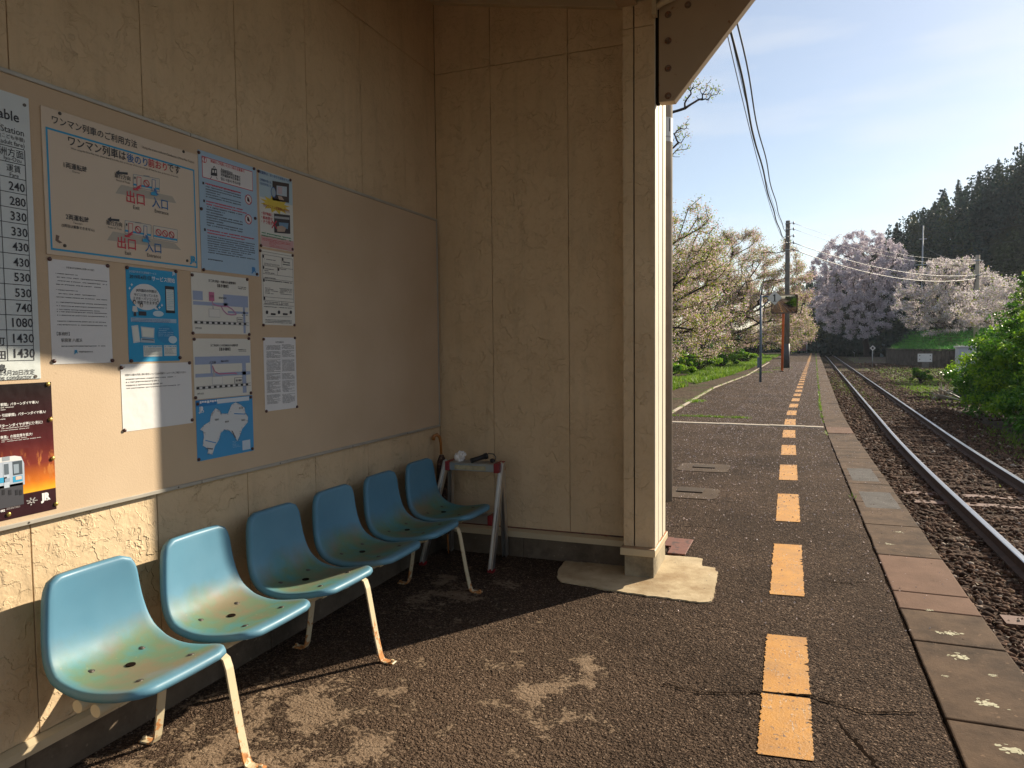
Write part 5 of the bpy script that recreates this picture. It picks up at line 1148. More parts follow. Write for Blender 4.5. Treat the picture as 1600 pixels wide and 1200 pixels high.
# bushes: clumps of leaves around a branching frame
def bush(name, label, cat, base, lumps, cnt, size, mats, seed, group=None, clump=.22, rad=.02):
    g = np.random.default_rng(seed); root = thing(name, label, cat, base, group)
    vol = np.array([l[1][0]*l[1][1]*l[1][2] for l in lumps])**.8; vol /= vol.sum(); C = []
    for (c, r), f in zip(lumps, vol):
        k = max(8, int(f*cnt/95)); v = g.normal(size=(k, 3)); v /= np.linalg.norm(v, axis=1)[:, None]; v[:, 2] = np.where(v[:, 2] < -.25, -v[:, 2]*.4, v[:, 2])
        q = np.array(c)+np.array(r)*v*(g.random(k)[:, None]**.33)*g.uniform(.82, 1.12, (k, 1)); C.append(q)
    C = np.concatenate(C); b = np.array(base, float); st = g.choice(len(C), min(60, len(C)), replace=False)
    mid = b+(C[st]-b)*[.45, .45, .62]
    cones(np.repeat(b[None], len(st), 0), mid, np.full(len(st), rad*1.6), np.full(len(st), rad), M['bark'], 'stem', root); cones(mid, C[st], np.full(len(st), rad), np.full(len(st), rad*.3), M['bark'], 'branch', root)
    per = cnt//len(C)+1
    for mi, mat in enumerate(mats):
        sel = C[mi::len(mats)]; P = np.repeat(sel, per, 0); n = len(P); v = g.normal(size=(n, 3)); v /= np.linalg.norm(v, axis=1)[:, None]
        s = clump*g.uniform(.55, 1.4, len(sel)); P = P+v*(np.repeat(s, per)*g.random(n)**.45)[:, None]*[1, 1, .6]
        P = P[P[:, 2] > b[2]-.02]; quads(P, size, g, M[mat], 'foliage', root, .5)
    return root
bush('bush', 'large glossy green bush beside the track at the right edge, brightest leaves on top', 'bush', (7.0, 23, -.8),
     [((6.75, 19.6, .05), (2.15, 2.9, 1.2)), ((6.9, 24.4, .65), (2.0, 3.6, 1.75)), ((8.3, 22.5, 1.2), (2.4, 4.0, 2.0)), ((6.2, 27.5, .2), (1.3, 1.6, 1.2)), ((7.4, 25.8, 1.75), (1.5, 1.8, .7)), ((5.6, 18.2, -.35), (1.1, 1.6, .6)), ((5.6, 23.0, -.25), (.9, 4.4, .75)), ((6.0, 17.0, -.2), (1.2, 1.2, .7))], 150000, .085, ['laurel', 'laurel', 'lime'], 31, None, .30)
bush('green_tree', 'yellow green tree top at the right edge between the hill and the large bush', 'tree', (10.6, 41, -.75), [((11.0, 41, 2.6), (1.4, 1.6, 1.3)), ((10.7, 40.5, 3.9), (.8, 1.0, .8))], 14000, .11, ['lime', 'laurel'], 32, None, .3, .05)
bush('shrub', 'small round green shrub alone on the gravel yard right of the track', 'bush', (6.5, 43.4, -.76), [((6.5, 43.4, -.40), (.5, .5, .38)), ((6.35, 43.4, -.1), (.22, .3, .28)), ((6.8, 43.5, -.45), (.3, .3, .22))], 3600, .085, ['lime', 'laurel'], 33, None, .13, .012)
for k, (x, y, h, lab) in enumerate([(-5.3, 33, .95, 'dark green shrub under the nearest cherry tree, beside the concrete pole'), (-4.6, 40, 1.0, 'dark green shrub in the middle of the grass bank under blossom'), (-4.0, 47, .9, 'low dark green shrub on the bank beyond the numbered sign'), (-3.3, 60, .9, 'dark green shrub far along the bank near the utility pole')]):
    bush('shrub', lab, 'bush', (x, y, -.05), [((x, y, h*.45), (1.2, 1.5, h*.6)), ((x-1.0, y+.8, h*.6), (1.2, 1.3, h*.7))], 7000, .10, ['laurel', 'lime'], 40+k, 'shrubs on the grass bank', .2, .015)
for k, (x, y, h, lab) in enumerate([(-7.5, 62, 2.6, 'tall dark green shrub glimpsed under the blossom behind the grass bank, nearest of three'), (-6.0, 74, 2.8, 'tall dark green shrub glimpsed under the blossom, middle one of three'), (-4.0, 92, 2.6, 'tall dark green shrub beyond the blossom near the platform end, farthest of three')]):
    bush('shrub', lab, 'bush', (x, y, -.05), [((x, y, h*.45), (3.0, 2.5, h*.6)), ((x-2.6, y+1, h*.5), (2.6, 2.3, h*.6))], 9000, .2, ['laurel', 'woodleaf'], 60+k, 'tall shrubs behind the bank', .4, .03)
# agaves: rosettes of spiky leaves
def agave(label, x, y, s, mat, seed, n=34):
    g = random.Random(seed); root = thing('agave', label, 'plant', (x, y, -.78)); mb = MB()
    for i in range(n):
        a = g.uniform(0, 6.28); el = R(g.uniform(15, 85)); L = s*g.uniform(.7, 1.1); d = Vector((math.cos(a)*math.cos(el), math.sin(a)*math.cos(el), math.sin(el))); sd = Vector((-math.sin(a), math.cos(a), 0)); w = .06*s
        up = d.cross(sd); b = Vector((x, y, -.75)); V = []
        for t_, ww in ((0, .7), (.3, 1), (.65, .75), (1, .05)): p_ = b+d*L*t_-Vector((0, 0, .12*s*t_*t_)); V += [p_-sd*w*ww, p_-up*w*.35*ww, p_+sd*w*ww]
        F = []
        for j in range(3):
            for q in (0, 1): F.append((3*j+q, 3*j+q+1, 3*j+q+4, 3*j+q+3))
        mb.add(V, F)
    local(mb.build('leaves', M[mat]), root)
agave('grey green agave with upright spiky leaves against the large bush', 6.15, 30.5, 1.35, 'agave', 1, 60)
agave('withered agave lying low on the gravel left of the upright one', 5.55, 32.0, .75, 'dry', 2, 30)

# grass, weeds, petals
def blades(name, P, h, w, g, mat, kind='stuff', lean=.5):
    n = len(P); a = g.random(n)*6.28; H = h*g.uniform(.5, 1.3, n) if np.isscalar(h) else h; s = np.stack([np.cos(a), np.sin(a), 0*a], 1)*(w*g.uniform(.6, 1.3, n))[:, None]
    t_ = np.stack([g.normal(0, lean, n)*H, g.normal(0, lean, n)*H, H], 1)
    V = np.stack([P-s, P+s, P+t_], 1).reshape(-1, 3); o = bpy.data.objects.new(name, np_mesh(name, V, np.arange(3*n).reshape(-1, 3), M[mat])); return link(o, kind=kind)
g = np.random.default_rng(77)
def bank_pts(n, y0, y1, wid, gap):
    y = y0*(y1/y0)**g.random(n); e = np.array([xr(v) for v in y]); x = e-gap(y)-g.random(n)**1.3*wid; z = np.array([-.02+.12*nz2(a, b, .3, 3)*min(1, max(0, (xr(b)-.4-a)/2))+max(0, -a-9)*.03 for a, b in zip(x, y)])
    k = np.array([mnoise.noise(Vector((a*.9, b*.35, 2))) for a, b in zip(x, y)]) > -.22; return np.stack([x, y, z], 1)[k]
P_ = bank_pts(60000, 17, 100, 9, lambda y: np.interp(y, [17, 23, 30, 37, 53, 100], [1.9, 1.15, .95, .75, .25, .1])); blades('grass', P_, .20, .022, g, 'grass')
c_ = []; 
for y in np.concatenate([np.arange(7.6, 20, .9), np.arange(14, 110, .55)]):
    if g.random() < (.35 if y < 15 else .8):
        m = int(g.integers(6, 26)); c_.append(np.stack([g.normal(edge_in(y)+.003, .012, m), g.normal(y, .12, m), np.zeros(m)-.004], 1))
for y in np.arange(13.5, 40, .5):
    if g.random() < .6: m = int(g.integers(10, 50)); c_.append(np.stack([g.normal(xr(y)+.03, .03, m), g.normal(y, .15, m), np.zeros(m)], 1))
for x in np.arange(-2.35, -.7, .05):
    if g.random() < .85: m = int(g.integers(6, 26)); c_.append(np.stack([g.normal(x, .03, m), g.normal(15.25-.09*(x+2.35), .035, m), np.zeros(m)], 1))
for (cx, cy, n_, s_) in [(-1.28, 39.5, 240, .25), (-.7, 43, 120, .2), (-2.30, 19.3, 500, .10), (-.45, 47, 160, .3)]: c_.append(np.stack([g.normal(cx, s_, n_), g.normal(cy, s_*2, n_), np.zeros(n_)], 1))
blades('weeds', np.concatenate(c_), .045, .008, g, 'grass')
c_ = []
for (cx, cy, rx, ry, n_) in [(1.75, 44, .5, 5, 900), (2.7, 41, .28, 6, 1500), (3.9, 52, .5, 6, 900), (5.9, 38, .9, 4, 2200), (7.4, 46, 1.0, 4, 1500), (5.0, 14.5, .5, 2.2, 1600), (4.9, 18, .5, 2, 900), (10, 62, 2.5, 5, 3000), (6, 100, 3, 16, 1600)]: c_.append(np.stack([g.normal(cx, rx, n_), g.normal(cy, ry, n_), np.full(n_, -.755)], 1))
blades('yard_grass', np.concatenate(c_), .085, .016, g, 'grass')
n = 26000; y = 4.0*(60/4.0)**g.random(n); x = np.where(g.random(n) < .75, g.uniform(-2.4, .95, n), g.uniform(-1.2, .6, n)); k = (g.random(n) < np.interp(y, [4, 6, 9, 14, 40], [.05, .16, .55, 1, 1])) & ~((x < -.75) & (y < 5.1)); x, y = x[k], y[k]
x = x+np.array([off(v) for v in y]); quads(np.stack([x, y, np.full(len(x), .008)], 1), .0105*(1+y/22)*g.uniform(.6, 1.3, len(y)), g, M['petal'], 'fallen_petals', kind='stuff', flat=.25, asp=.8)
n = 5200; y = 3.0*(30/3.0)**g.random(n); quads(np.stack([g.uniform(1.05, 4.8, n), y, g.uniform(-.715, -.69, n)], 1), .035*g.uniform(.4, 1.4, n), g, M['dry'], 'dead_leaves', kind='stuff', flat=.4, asp=.35)

# ------------------------------------------------------------------ hill, woods and grass mound
ss = lambda t_: 0 if t_ <= 0 else (1 if t_ >= 1 else t_*t_*(3-2*t_))
def toe(x): return 127 if x < 12 else (127-(x-12)*1.35 if x < 38 else 92)
def ridge(x): return 0 if x < -12 else (2+(x+12)*.46 if x < 12 else min(28, 13+(x-12)*.50))
def hill_z(x, y): return -.9+ridge(x)*ss((y-toe(x))/52)+1.2*nz2(x, y, .05, 7)*ss((y-toe(x))/20)
V = []; F = []; nx, ny = 70, 40
for j in range(ny+1):
    for i in range(nx+1):
        x = -14+i*2.6; y = toe(x)-3+j*(270-toe(x))/ny; V.append((x, y, hill_z(x, y)))
F = [(j*(nx+1)+i, j*(nx+1)+i+1, (j+1)*(nx+1)+i+1, (j+1)*(nx+1)+i) for j in range(ny) for i in range(nx)]
M['hillsoil'] = m_ground('hill_soil', ((.02, .025, .012), (.03, .038, .018), (.045, .05, .025)), .3, .5, 2)
link(bpy.data.objects.new('hill', np_mesh('hill', np.array(V), np.array(F), M['hillsoil'], True)), kind='structure')
def crown_pts(g, c, r, n, conic=False):
    v = g.normal(size=(n, 3)); v /= np.linalg.norm(v, axis=1)[:, None]; rr = g.random((n, 1))**.35
    # lumpy sub-crowns
    m = 9; lc = g.normal(size=(m, 3)); lc /= np.linalg.norm(lc, axis=1)[:, None]; lc *= .62; k = g.integers(0, m, n); P = lc[k]+v*rr*.5
    if conic: h = (P[:, 2]+1)/2; P[:, :2] *= np.clip(1.25-h, .08, 1.2)[:, None]
    return np.array(c)+P*np.array(r)
g = np.random.default_rng(99); C = {0: [], 1: [], 2: []}
for _ in range(520):
    x = g.uniform(-2, 75); y = toe(x)+(g.random()**.8)*75; z = hill_z(x, y); con = g.random() < .4; h = g.uniform(6.5, 11) if con else g.uniform(4.5, 8.5); w_ = g.uniform(1.8, 2.8) if con else g.uniform(2.4, 4.2)
    if x < 2 and y < 135: h *= .6
    C[int(g.integers(0, 3))].append(crown_pts(g, (x, y, z+h*.5), (w_, w_, h*.52), 300, con))
for _ in range(170):
    x = g.uniform(-10, 40); y = toe(x)+g.uniform(-2.5, 6); h = g.uniform(1.6, 4.5); C[int(g.integers(0, 2))].append(crown_pts(g, (x, y, -.6+h*.4), (2.2, 1.8, h*.55), 200))
for _ in range(38):                                # unseen trees added right of the view to cut skylight into the shelter
    x = g.uniform(13, 27); y = g.uniform(-32, 12); h = g.uniform(4.0, 6.0); C[int(g.integers(0, 3))].append(crown_pts(g, (x, y, -.8+h*.5), (2.8, 2.8, h*.52), 330))
M['wood_b'] = m_leaf('hill_wood_olive', [(.020, .034, .014), (.040, .058, .022), (.070, .085, .032)], .25); M['wood_c'] = m_leaf('hill_wood_blue_green', [(.008, .020, .018), (.014, .034, .028), (.024, .05, .036)], .15)
for k, mn in enumerate(('woodleaf', 'wood_c', 'wood_b')): quads(np.concatenate(C[k]), .62, g, M[mn], 'hill_and_added_wood', kind='stuff')
sky_t = [(1388, 352, 168, 9, 0), (1403, 350, 170, 8, 1), (1424, 336, 172, 7, 0), (1440, 330, 172, 7, 0), (1459, 316, 174, 8, 1), (1476, 300, 175, 9, 1), (1497, 281, 175, 10, 1), (1519, 280, 176, 9, 0), (1530, 268, 176, 9, 1), (1545, 264, 177, 9, 0), (1560, 248, 178, 10, 1), (1575, 252, 178, 9, 0), (1597, 226, 178, 12, 1), (1612, 226, 178, 11, 0), (1630, 215, 178, 11, 1)]
for k, (px_, py_, Y_, h, con) in enumerate(sky_t):
    d = cR*((px_-800)/FPX)-cU*((py_-600)/FPX)+cF; t_ = Y_/d.y; x, z = d.x*t_, 1.5+d.z*t_
    hb = z-h; root = thing('conifer' if con else 'broadleaf_tree', ('pointed' if con else 'rounded')+' dark tree on the hill skyline, number %s from its left end' % ('one two three four five six seven eight nine ten eleven twelve thirteen fourteen fifteen'.split()[k]), 'tree', (x, Y_, hb-3), 'trees on the hill skyline')
    gg = np.random.default_rng(200+k); cones(np.array([[x, Y_, hb-3.], [x, Y_, hb+h*.4]]), np.array([[x, Y_, hb+h*.4], [x, Y_, z-.5]]), np.array([.28, .2]), np.array([.2, .05]), M['bark'], 'trunk', root)
    w_ = 1.9 if con else 2.5
    quads(np.concatenate([crown_pts(gg, (x, Y_, z-h*.5+.4), (w_, w_, h*.52), 620, bool(con)), crown_pts(gg, (x+gg.normal(0, .8), Y_, z-h*.7), (w_*1.1, w_, h*.35), 320)]), .55, gg, M['darkleaf'], 'foliage', root)
# retaining wall and grass mound
wall_line = [(9.4, 84.3), (9.9, 79.5), (10.5, 75.6), (11.8, 72.6), (13.6, 70.2), (16.5, 67.5), (20.5, 65), (26, 63)]
rw = thing('retaining_wall', 'low dark retaining wall of posts and stones holding up the grass mound', 'wall', (10.5, 75.6, -.78)); mb = MB()
M['oldwall'] = m_concrete('old_wall', (.06, .05, .042), (.13, .11, .09), dark=(.03, .026, .02), sc=2)
for a, b in zip(wall_line[:-1], wall_line[1:]):
    L = math.dist(a, b); n = int(L/.42)
    for i in range(n):
        t0, t1 = i/n, (i+.88)/n; p0 = (a[0]+(b[0]-a[0])*t0, a[1]+(b[1]-a[1])*t0); p1 = (a[0]+(b[0]-a[0])*t1, a[1]+(b[1]-a[1])*t1); h = .70+random.uniform(-.05, .06)
        mb.prism([p0, p1, (p1[0]+.35, p1[1]+.3), (p0[0]+.35, p0[1]+.3)], -.85, h)
local(mb.build('facing', M['oldwall']), rw)
mb = MB(); 
for a, b in zip(wall_line[:-1], wall_line[1:]): mb.prism([(a[0]-.06, a[1]-.06), (b[0]-.06, b[1]-.06), (b[0]+.35, b[1]+.3), (a[0]+.35, a[1]+.3)], .765, .84)
local(mb.build('coping', M['oldwall']), rw)
def mound_z(x, y, d): return .72+2.0*ss(d/17)+.15*nz2(x, y, .2, 5)
V = []; F = []; nn = 24; mm = 30
for i in range(nn+1):
    t_ = i/nn*(len(wall_line)-1); k = min(int(t_), len(wall_line)-2); f = t_-k; a = Vector((wall_line[k][0]+(wall_line[k+1][0]-wall_line[k][0])*f+.2, wall_line[k][1]+(wall_line[k+1][1]-wall_line[k][1])*f+.2))
    for j in range(mm+1):
        d = 46*j/mm; q = a+Vector((.42, .90)).normalized()*d; V.append((q.x, q.y, mound_z(q.x, q.y, d)))
F = [(i*(mm+1)+j, (i+1)*(mm+1)+j, (i+1)*(mm+1)+j+1, i*(mm+1)+j+1) for i in range(nn) for j in range(mm)]
link(bpy.data.objects.new('grass_mound', np_mesh('grass_mound', np.array(V), np.array(F), M['turf'], True)), kind='structure')
Va = np.array(V); P_ = Va[g.integers(0, len(Va), 42000)]+g.normal(0, .9, (42000, 3))*[1, 1, 0]; P_ = P_[(P_[:, 1] > 66)]; dd = P_[:, 0]*0
keep = []; 
for i, q in enumerate(P_):
    dmin = min(((q[0]-w_[0])*.82-(q[1]-w_[1])*-.0) for w_ in wall_line[:3]); keep.append(q[0] > np.interp(q[1], [63, 65, 67.5, 70.2, 72.6, 75.6, 79.5, 84.3, 130], [26, 20.5, 16.5, 13.6, 11.8, 10.5, 9.9, 9.5, 22])+.1)
P_ = P_[np.array(keep)]; blades('mound_grass', P_, .28, .05, g, 'deepgrass')

# ------------------------------------------------------------------ poles, wires, signs
M['pole'] = m_concrete('grey_concrete_pole', (.30, .25, .19), (.44, .38, .30), speck=False, sc=3, bump=.3)
M['pole_dark'] = m_concrete('dark_concrete_pole', (.10, .09, .08), (.19, .175, .155), speck=False, sc=3, bump=.3)
M['wire'] = simple('black_cable', (.015, .015, .018), .5); M['galv'] = simple('galvanised_steel', (.34, .36, .38), .5, .6, .12)
M['bluegrey'] = simple('blue_grey_paint', (.10, .14, .20), .5, 0, .15); M['orange'] = simple('orange_red_paint', (.62, .12, .02), .45, 0, .12, 4)
M['signwhite'] = simple('weathered_white_sign', (.62, .62, .60), .5, 0, .08, 6)
def near(name, mb, mat, root, **k): return local(mb.build(name, mat, **k), root)
np1 = thing('concrete_pole', 'tall round concrete pole close behind the shelter corner with a white wrapped label', 'pole', (-1.135, 6.93, 0))
mb = MB(); mb.tube([(-1.135, 6.93, -.3), (-1.13, 6.93, 4), (-1.12, 6.93, 7.6)], [.098, .09, .082], 28); near('pole', mb, M['pole'], np1)
mb = MB(); mb.tube([(-1.1315, 6.93, 3.38), (-1.1305, 6.93, 3.60)], [.0935, .0933], 28, False); near('label', mb, M['signwhite'], np1)
mb = MB()
def wrap_rect(a0, a1, z0, z1, lv=0):
    r_ = .0945+.0006*lv; n = 5; V = []
    for i in range(n+1): a = R(a0+(a1-a0)*i/n); V += [(-1.131+r_*math.sin(a), 6.93-r_*math.cos(a), z0), (-1.131+r_*math.sin(a), 6.93-r_*math.cos(a), z1)]
    mb.add(V, [(2*i, 2*i+2, 2*i+3, 2*i+1) for i in range(n)])
for (a0, a1, z0, z1) in ((-5, 22, 3.575, 3.583), (7, 11, 3.535, 3.583), (-5, 22, 3.530, 3.538), (-5, 20, 3.505, 3.512), (14, 19, 3.455, 3.512), (2, 6, 3.455, 3.53), (48, 56, 3.47, 3.59)): wrap_rect(a0, a1, z0, z1)
for k in range(9): wrap_rect(-4+k*7.5, -1+k*7.5, 3.415, 3.428)
near('lettering', mb, ink(KB), np1)
mb = MB(); mb.tube([(-1.129, 6.93, 4.2), (-1.129, 6.93, 4.24)], .094, 24); mb.tube([(-1.121, 6.93, 7.2), (-1.121, 6.93, 7.26)], .088, 24); near('band', mb, M['galv'], np1)

PX, PY = -.165, 46.3
up = thing('utility_pole', 'square-topped grey utility pole on the platform carrying the cables', 'pole', (PX, PY, 0))
mb = MB(); mb.tube([(PX, PY, -.1), (PX, PY, 8.75)], [.165, .125], 20); near('pole', mb, M['pole_dark'], up)
mb = MB(); mb.tube([(PX, PY, -.02), (PX, PY, 1.45)], [.172, .17], 20); near('sleeve', mb, simple('dark_sleeve', (.06, .06, .065), .6), up)
for z in (8.55, 8.2, 7.8, 7.4, 7.0):
    mb = MB(); mb.tube([(PX, PY, z), (PX, PY, z+.06)], .15, 16); mb.tube([(PX, PY-.12, z+.03), (PX+.32, PY-.12, z+.03)], .02, 6); mb.tube([(PX+.32, PY-.12, z-.05), (PX+.32, PY-.12, z+.11)], .045, 8); near('insulator_arm', mb, M['galv'], up)
mb = MB(); mb.box(PX-.2, PX-.12, PY-.1, PY+.1, 2.6, 3.2); near('switch_box', mb, M['pole_dark'], up)
def wire(name, a, b, sag, r_=.010, label=None, group='overhead cables', wob=0, n=30, kpts=None):
    a, b = Vector(a), Vector(b); P = []
    for i in range(n+1):
        t_ = i/n; p_ = a.lerp(b, t_); p_.z -= 4*sag*t_*(1-t_)
        if wob: p_ += Vector((math.sin(t_*38)*wob, 0, math.cos(t_*31)*wob))
        P.append(tuple(p_))
    mb = MB(); mb.tube(P, r_, 6); o = mb.build(name, M['wire']); o['label'] = label; o['category'] = 'cable'; o['group'] = group; return o
wire('cable', (-1.115, 6.93, 7.25), (PX-.02, PY-.15, 7.42), 1.0, .022, 'thickest twisted black cable from the near pole down to the utility pole', wob=.018, n=60)
wire('cable', (-1.03, 6.93, 7.42), (PX+.06, PY-.15, 7.75), .98, .016, 'black cable just right of the thickest one between the two near poles', wob=.02, n=60)
wire('cable', (-1.20, 6.93, 7.30), (PX-.05, PY-.15, 7.40), 1.02, .009, 'thin black cable just left of the thickest one between the two near poles', n=40)
wire('cable', (-1.16, 6.93, 7.38), (PX, PY-.15, 8.3), 1.3, .006, 'thinnest cable between the two near poles', n=40)
p3 = thing('utility_pole', 'round concrete pole rising in front of the pink cherry tree on the mound', 'pole', (15.5, 75, .6))
mb = MB(); mb.tube([(15.5, 75, .4), (15.5, 75, 9.1)], [.21, .17], 16); near('pole', mb, M['pole'], p3)
mb = MB(); mb.tube([(15.3, 74.9, 5.2), (15.22, 74.85, 5.8), (15.26, 74.85, 6.6), (15.4, 74.86, 7.3)], .035, 6); near('cable_loop', mb, M['wire'], p3)
for z in (8.6, 7.3): mb = MB(); mb.tube([(15.5, 75, z), (15.5, 75, z+.08)], .2, 14); mb.tube([(15.1, 74.8, z), (15.9, 74.8, z)], .03, 6); near('band', mb, M['galv'], p3)
for k, (z0, z1, sg, r_, lab) in enumerate([(8.58, 8.75, .75, .008, 'highest thin wire running right from the utility pole'), (8.23, 8.35, .7, .008, 'second thin wire running right from the utility pole'), (7.43, 7.35, .75, .018, 'upper of the two thick cables running right from the utility pole'), (7.03, 7.05, .9, .022, 'lower of the two thick cables running right from the utility pole')]):
    wire('cable', (PX+.3, PY-.1, z0), (15.5, 74.8, z1), sg, r_, lab)
for k, (z0, x1, y1, z1, sg) in enumerate([(8.75, 40, 88, 17.5, 1.2), (8.35, 40, 88, 16.2, 1.2), (7.35, 40, 88, 13.0, 1.0), (7.05, 40, 88, 12.0, 1.0)]):
    wire('cable', (15.5, 74.8, z0), (x1, y1, z1), sg, .016, ['highest', 'second', 'third', 'lowest'][k]+' cable rising right from the pole on the mound, before the dark hill')
p4 = thing('steel_pole', 'slim pale steel pole with two cross arms in front of the dark hill', 'pole', (17.9, 120, -.5))
mb = MB(); mb.tube([(17.9, 120, -.5), (17.9, 120, 18.3)], [.16, .09], 10); near('pole', mb, M['galv'], p4)
for z, w_ in ((16.3, .5), (12.6, 1.0)): mb = MB(); mb.box(17.9-w_, 17.9+w_, 119.85, 119.95, z, z+.12); near('cross_arm', mb, M['galv'], p4)
for k, (z0, z1, sg) in enumerate([(17.4, 26, 3.0), (15.8, 23.5, 3.2)]): wire('cable', (17.9, 120, z0), (48, 128, z1), sg, .03, ['upper', 'lower'][k]+' long sagging wire from the steel pole across the dark hill')
wire('cable', (17.9, 120, 15.5), (15.5, 75, 8.9), .8, .014, 'wire from the steel pole down to the pole on the mound')

# number sign on a bracket post
sg = thing('stop_sign', 'blue grey post with a small diamond sign reading 1 on its side arm', 'sign', (-1.045, 29.4, 0))
mb = MB(); mb.tube([(-1.045, 29.4, -.05), (-1.045, 29.4, 3.34)], .045, 14); near('post', mb, M['bluegrey'], sg)
mb = MB(); mb.tube([(-1.045, 29.4, 3.28), (-.62, 29.4, 3.28)], .032, 10); mb.tube([(-1.03, 29.4, 2.86), (-.66, 29.4, 3.24)], .026, 10); near('arm', mb, M['bluegrey'], sg)
mb = MB(); cx, cz, h = -.555, 3.22, .27; mb.prism([(cx, cz-h), (cx+h, cz), (cx, cz+h), (cx-h, cz)], 29.34, 29.355, 'y'); near('plate', mb, M['signwhite'], sg)
mb = MB(); mb.prism([(cx-.02, cz-.12), (cx+.028, cz-.12), (cx+.028, cz+.13), (cx-.015, cz+.13), (cx-.062, cz+.085), (cx-.045, cz+.062), (cx-.02, cz+.08)], 29.334, 29.3395, 'y'); mb.prism([(cx-.06, cz-.14), (cx+.07, cz-.14), (cx+.07, cz-.118), (cx-.06, cz-.118)], 29.334, 29.3395, 'y'); near('number', mb, ink(KB), sg)

# convex platform mirror on an orange post
mr = thing('platform_mirror', 'wide rectangular convex mirror on an orange red post beside the utility pole', 'mirror', (-.36, 40.05, 0))
mb = MB(); mb.tube([(-.36, 40.05, -.05), (-.325, 40.05, 3.2), (-.32, 40.06, 3.6)], .062, 16); near('post', mb, M['orange'], mr)
def rr_pts(w, h, r_, n=6):
    P = []
    for sx, sz, a0 in ((1, 1, 0), (-1, 1, 90), (-1, -1, 180), (1, -1, 270)):
        for i in range(n+1): a = R(a0+90*i/n); P.append((sx*(w-r_)+r_*math.cos(a), sz*(h-r_)+r_*math.sin(a)))
    return P
mc = Vector((-.275, 39.85, 3.50)); Mt = Matrix.Translation(mc) @ Matrix.Rotation(R(5), 4, 'Z') @ Matrix.Rotation(R(7), 4, 'X')
mb = MB(); N_ = 28; V = []
for j in range(N_+1):
    for i in range(N_+1):
        u, v = -1+2*i/N_, -1+2*j/N_; e = 1-.05*(max(0, abs(u)-.8)/.2)**2*(max(0, abs(v)-.8)/.2)**2*6; x, z = u*.60*min(1, e), v*.445*min(1, e); V.append(Mt @ Vector((x, -.058+(x*x+z*z)/(2*4.2), z)))
mb.add(V, [(j*(N_+1)+i, j*(N_+1)+i+1, (j+1)*(N_+1)+i+1, (j+1)*(N_+1)+i) for j in range(N_) for i in range(N_)], True)
tm = NT('mirror_glass'); near('mirror_glass', mb, tm.fin((.55, .52, .48), .03, None, 1.0), mr)
mb = MB(); P = rr_pts(.645, .49, .09); Q = rr_pts(.595, .44, .07); n = len(P)
V = [Mt @ Vector((p_[0], y, p_[1])) for y, R_2 in ((-.06, P), (-.06, Q), (.05, P), (.05, Q)) for p_ in R_2]
F = [];
for i in range(n): j = (i+1) % n; F += [(i, j, n+j, n+i), (i, 2*n+i, 2*n+j, j), (n+i, n+j, 3*n+j, 3*n+i)]
F.append(tuple(2*n+i for i in range(n))); mb.add(V, F); near('frame', mb, simple('mirror_frame_brown', (.10, .055, .035), .5), mr)
mb = MB(); mb.tube([(-.36, 40.04, .0), (-.36, 40.05, .04)], .12, 14); near('foot', mb, M['pole'], mr)

# small lineside things
def diamond(label, x, y, zc, d, zb, glyph=True):
    r_ = thing('lineside_sign', label, 'sign', (x, y, zb), 'small diamond signs beside the track'); mb = MB(); mb.tube([(x, y, zb), (x, y, zc)], .03, 8); near('post', mb, M['galv'], r_)
    mb = MB(); mb.prism([(x, zc-d), (x+d, zc), (x, zc+d), (x-d, zc)], y-.06, y-.04, 'y'); near('plate', mb, M['signwhite'], r_)
    mb = MB(); mb.prism([(x-.08, zc-.1), (x+.08, zc-.1), (x+.08, zc+.1), (x-.08, zc+.1)], y-.07, y-.062, 'y'); near('mark', mb, ink(KB), r_)
diamond('white diamond sign on a thin post beside the track, the larger and nearer one', 6.72, 69.7, .98, .24, -.78)
diamond('tiny white diamond sign on a short post farther along the track', 9.4, 124, .05, .26, -.8)
bx = thing('lineside_notice', 'white rectangular board with corner bolts standing before the stone retaining wall', 'sign', (11.2, 72.2, -.78))
mb = MB(); mb.box(10.28, 11.36, 70.3, 70.4, -.24, .46); near('board', mb, M['signwhite'], bx)
mb = MB(); mb.box(10.6, 11.15, 70.33, 70.38, -.80, -.245); near('stand', mb, M['pole_dark'], bx)
mb = MB(); [mb.box(x_-.04, x_+.04, 70.28, 70.299, z_-.04, z_+.04) for x_ in (10.42, 11.22) for z_ in (.30, -.02)]; near('bolts', mb, M['bolt'], bx)
cb = thing('relay_cabinet', 'tall pale grey metal cabinet half hidden behind the large bush', 'cabinet', (7.6, 38.3, -.78))
mb = MB(); mb.box(7.18, 8.1, 38, 38.7, -.7, 1.21); o = near('body', mb, simple('pale_grey_cabinet', (.42, .45, .50), .5, 0, .08), cb); bevel(o, .02)
mb = MB(); mb.box(7.12, 8.16, 37.94, 38.76, 1.215, 1.28); near('lid', mb, M['signwhite'], cb); mb = MB(); mb.box(7.2, 8.08, 38.02, 38.68, -.85, -.705); near('base', mb, M['pole_dark'], cb)
mb = MB(); mb.box(7.26, 8.02, 37.985, 37.996, -.6, 1.1); near('door', mb, simple('pale_grey_door', (.40, .43, .48), .5), cb)
kp = thing('lineside_post', 'slightly leaning pale blue grey post left of the retaining wall', 'post', (13.2, 124, -.8)); mb = MB(); mb.box(-.22, .22, -.12, .12, 0, 2.1, Matrix.Translation((13.2, 124, -.8)) @ Matrix.Rotation(R(7), 4, 'Y')); near('post', mb, simple('pale_blue_grey', (.32, .40, .44), .6), kp)
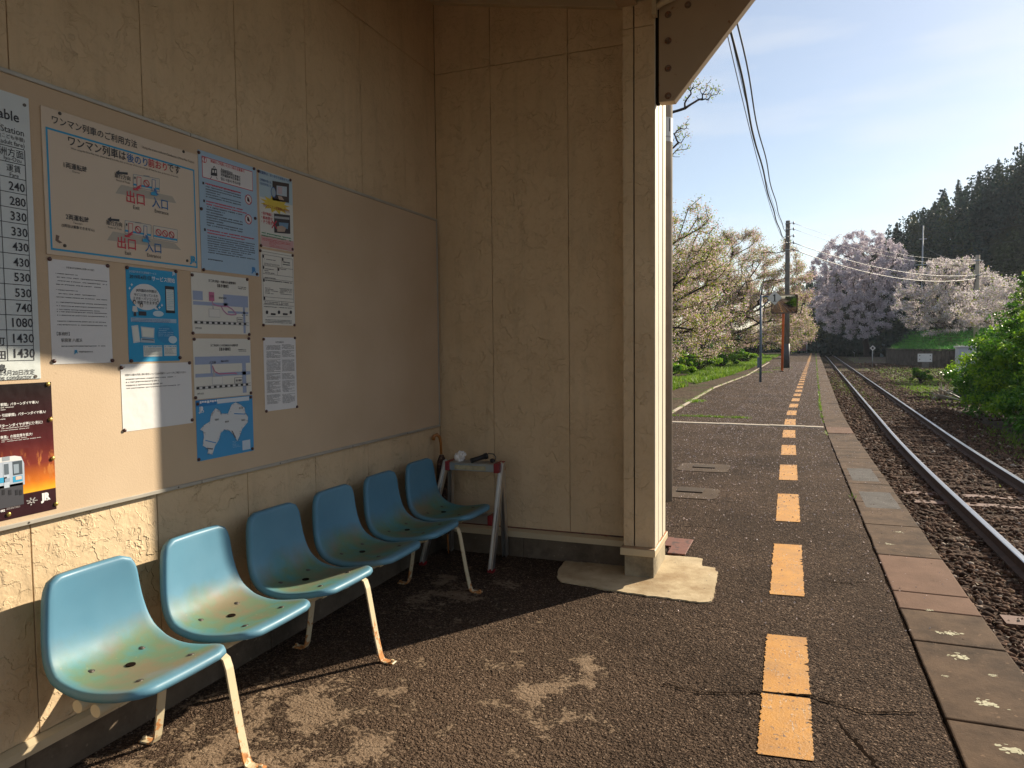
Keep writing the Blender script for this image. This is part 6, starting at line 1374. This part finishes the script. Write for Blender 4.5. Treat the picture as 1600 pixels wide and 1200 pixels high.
mb = MB(); [mb.box(-.14, .14, -.13, -.121, z_, z_+.12, Matrix.Translation((13.2, 124, -.8)) @ Matrix.Rotation(R(7), 4, 'Y')) for z_ in (.5, .85, 1.2, 1.55)]; near('marks', mb, ink((.06, .08, .12)), kp)
kq = thing('lineside_marker', 'tiny white marker post far off under the huge cherry tree', 'post', (8.2, 140, -.8)); mb = MB(); mb.box(8.07, 8.33, 139.9, 140.1, -.8, .35); near('post', mb, M['signwhite'], kq); mb = MB(); mb.box(8.05, 8.35, 139.88, 140.12, .351, .42); near('cap', mb, M['galv'], kq)
gt = thing('end_barrier', 'dark red barrier panel with a pale post at the far end of the platform', 'barrier', (1.9, 112, 0))
mb = MB(); mb.box(.5, 2.2, 111.6, 111.68, .35, 1.55); near('panel', mb, simple('dark_red_panel', (.09, .03, .028), .6), gt)
for x_ in (.5, 2.3): mb = MB(); mb.tube([(x_, 111.64, -.05), (x_, 111.64, 1.65)], .05, 8); near('post', mb, M['galv'], gt)
mb = MB(); mb.tube([(.5, 111.64, 1.62), (2.3, 111.64, 1.62)], .045, 8); near('top_rail', mb, M['galv'], gt)
sp = thing('post_stub', 'short blue grey post stub behind the number sign at the platform edge', 'post', (-1.75, 47, 0)); mb = MB(); mb.box(-1.86, -1.6, 46.9, 47.1, -.05, .62); near('post', mb, M['bluegrey'], sp); mb = MB(); mb.box(-1.87, -1.59, 46.89, 47.11, .621, .66); near('cap', mb, M['pole'], sp)

# ------------------------------------------------------------------ air
HAZE = .00018
if HAZE:
    mb = MB(); mb.box(-460, 460, -70, 850, -2.0, 64); hz = mb.build('haze', bpy.data.materials.new('haze_air'), kind='stuff')
    hm = hz.data.materials[0]; hm.use_nodes = True; ht = hm.node_tree; ht.nodes.clear(); pv = ht.nodes.new('ShaderNodeVolumePrincipled'); ho = ht.nodes.new('ShaderNodeOutputMaterial')
    pv.inputs['Color'].default_value = (.80, .88, 1, 1); pv.inputs['Density'].default_value = HAZE; pv.inputs['Anisotropy'].default_value = .3; ht.links.new(pv.outputs[0], ho.inputs['Volume'])
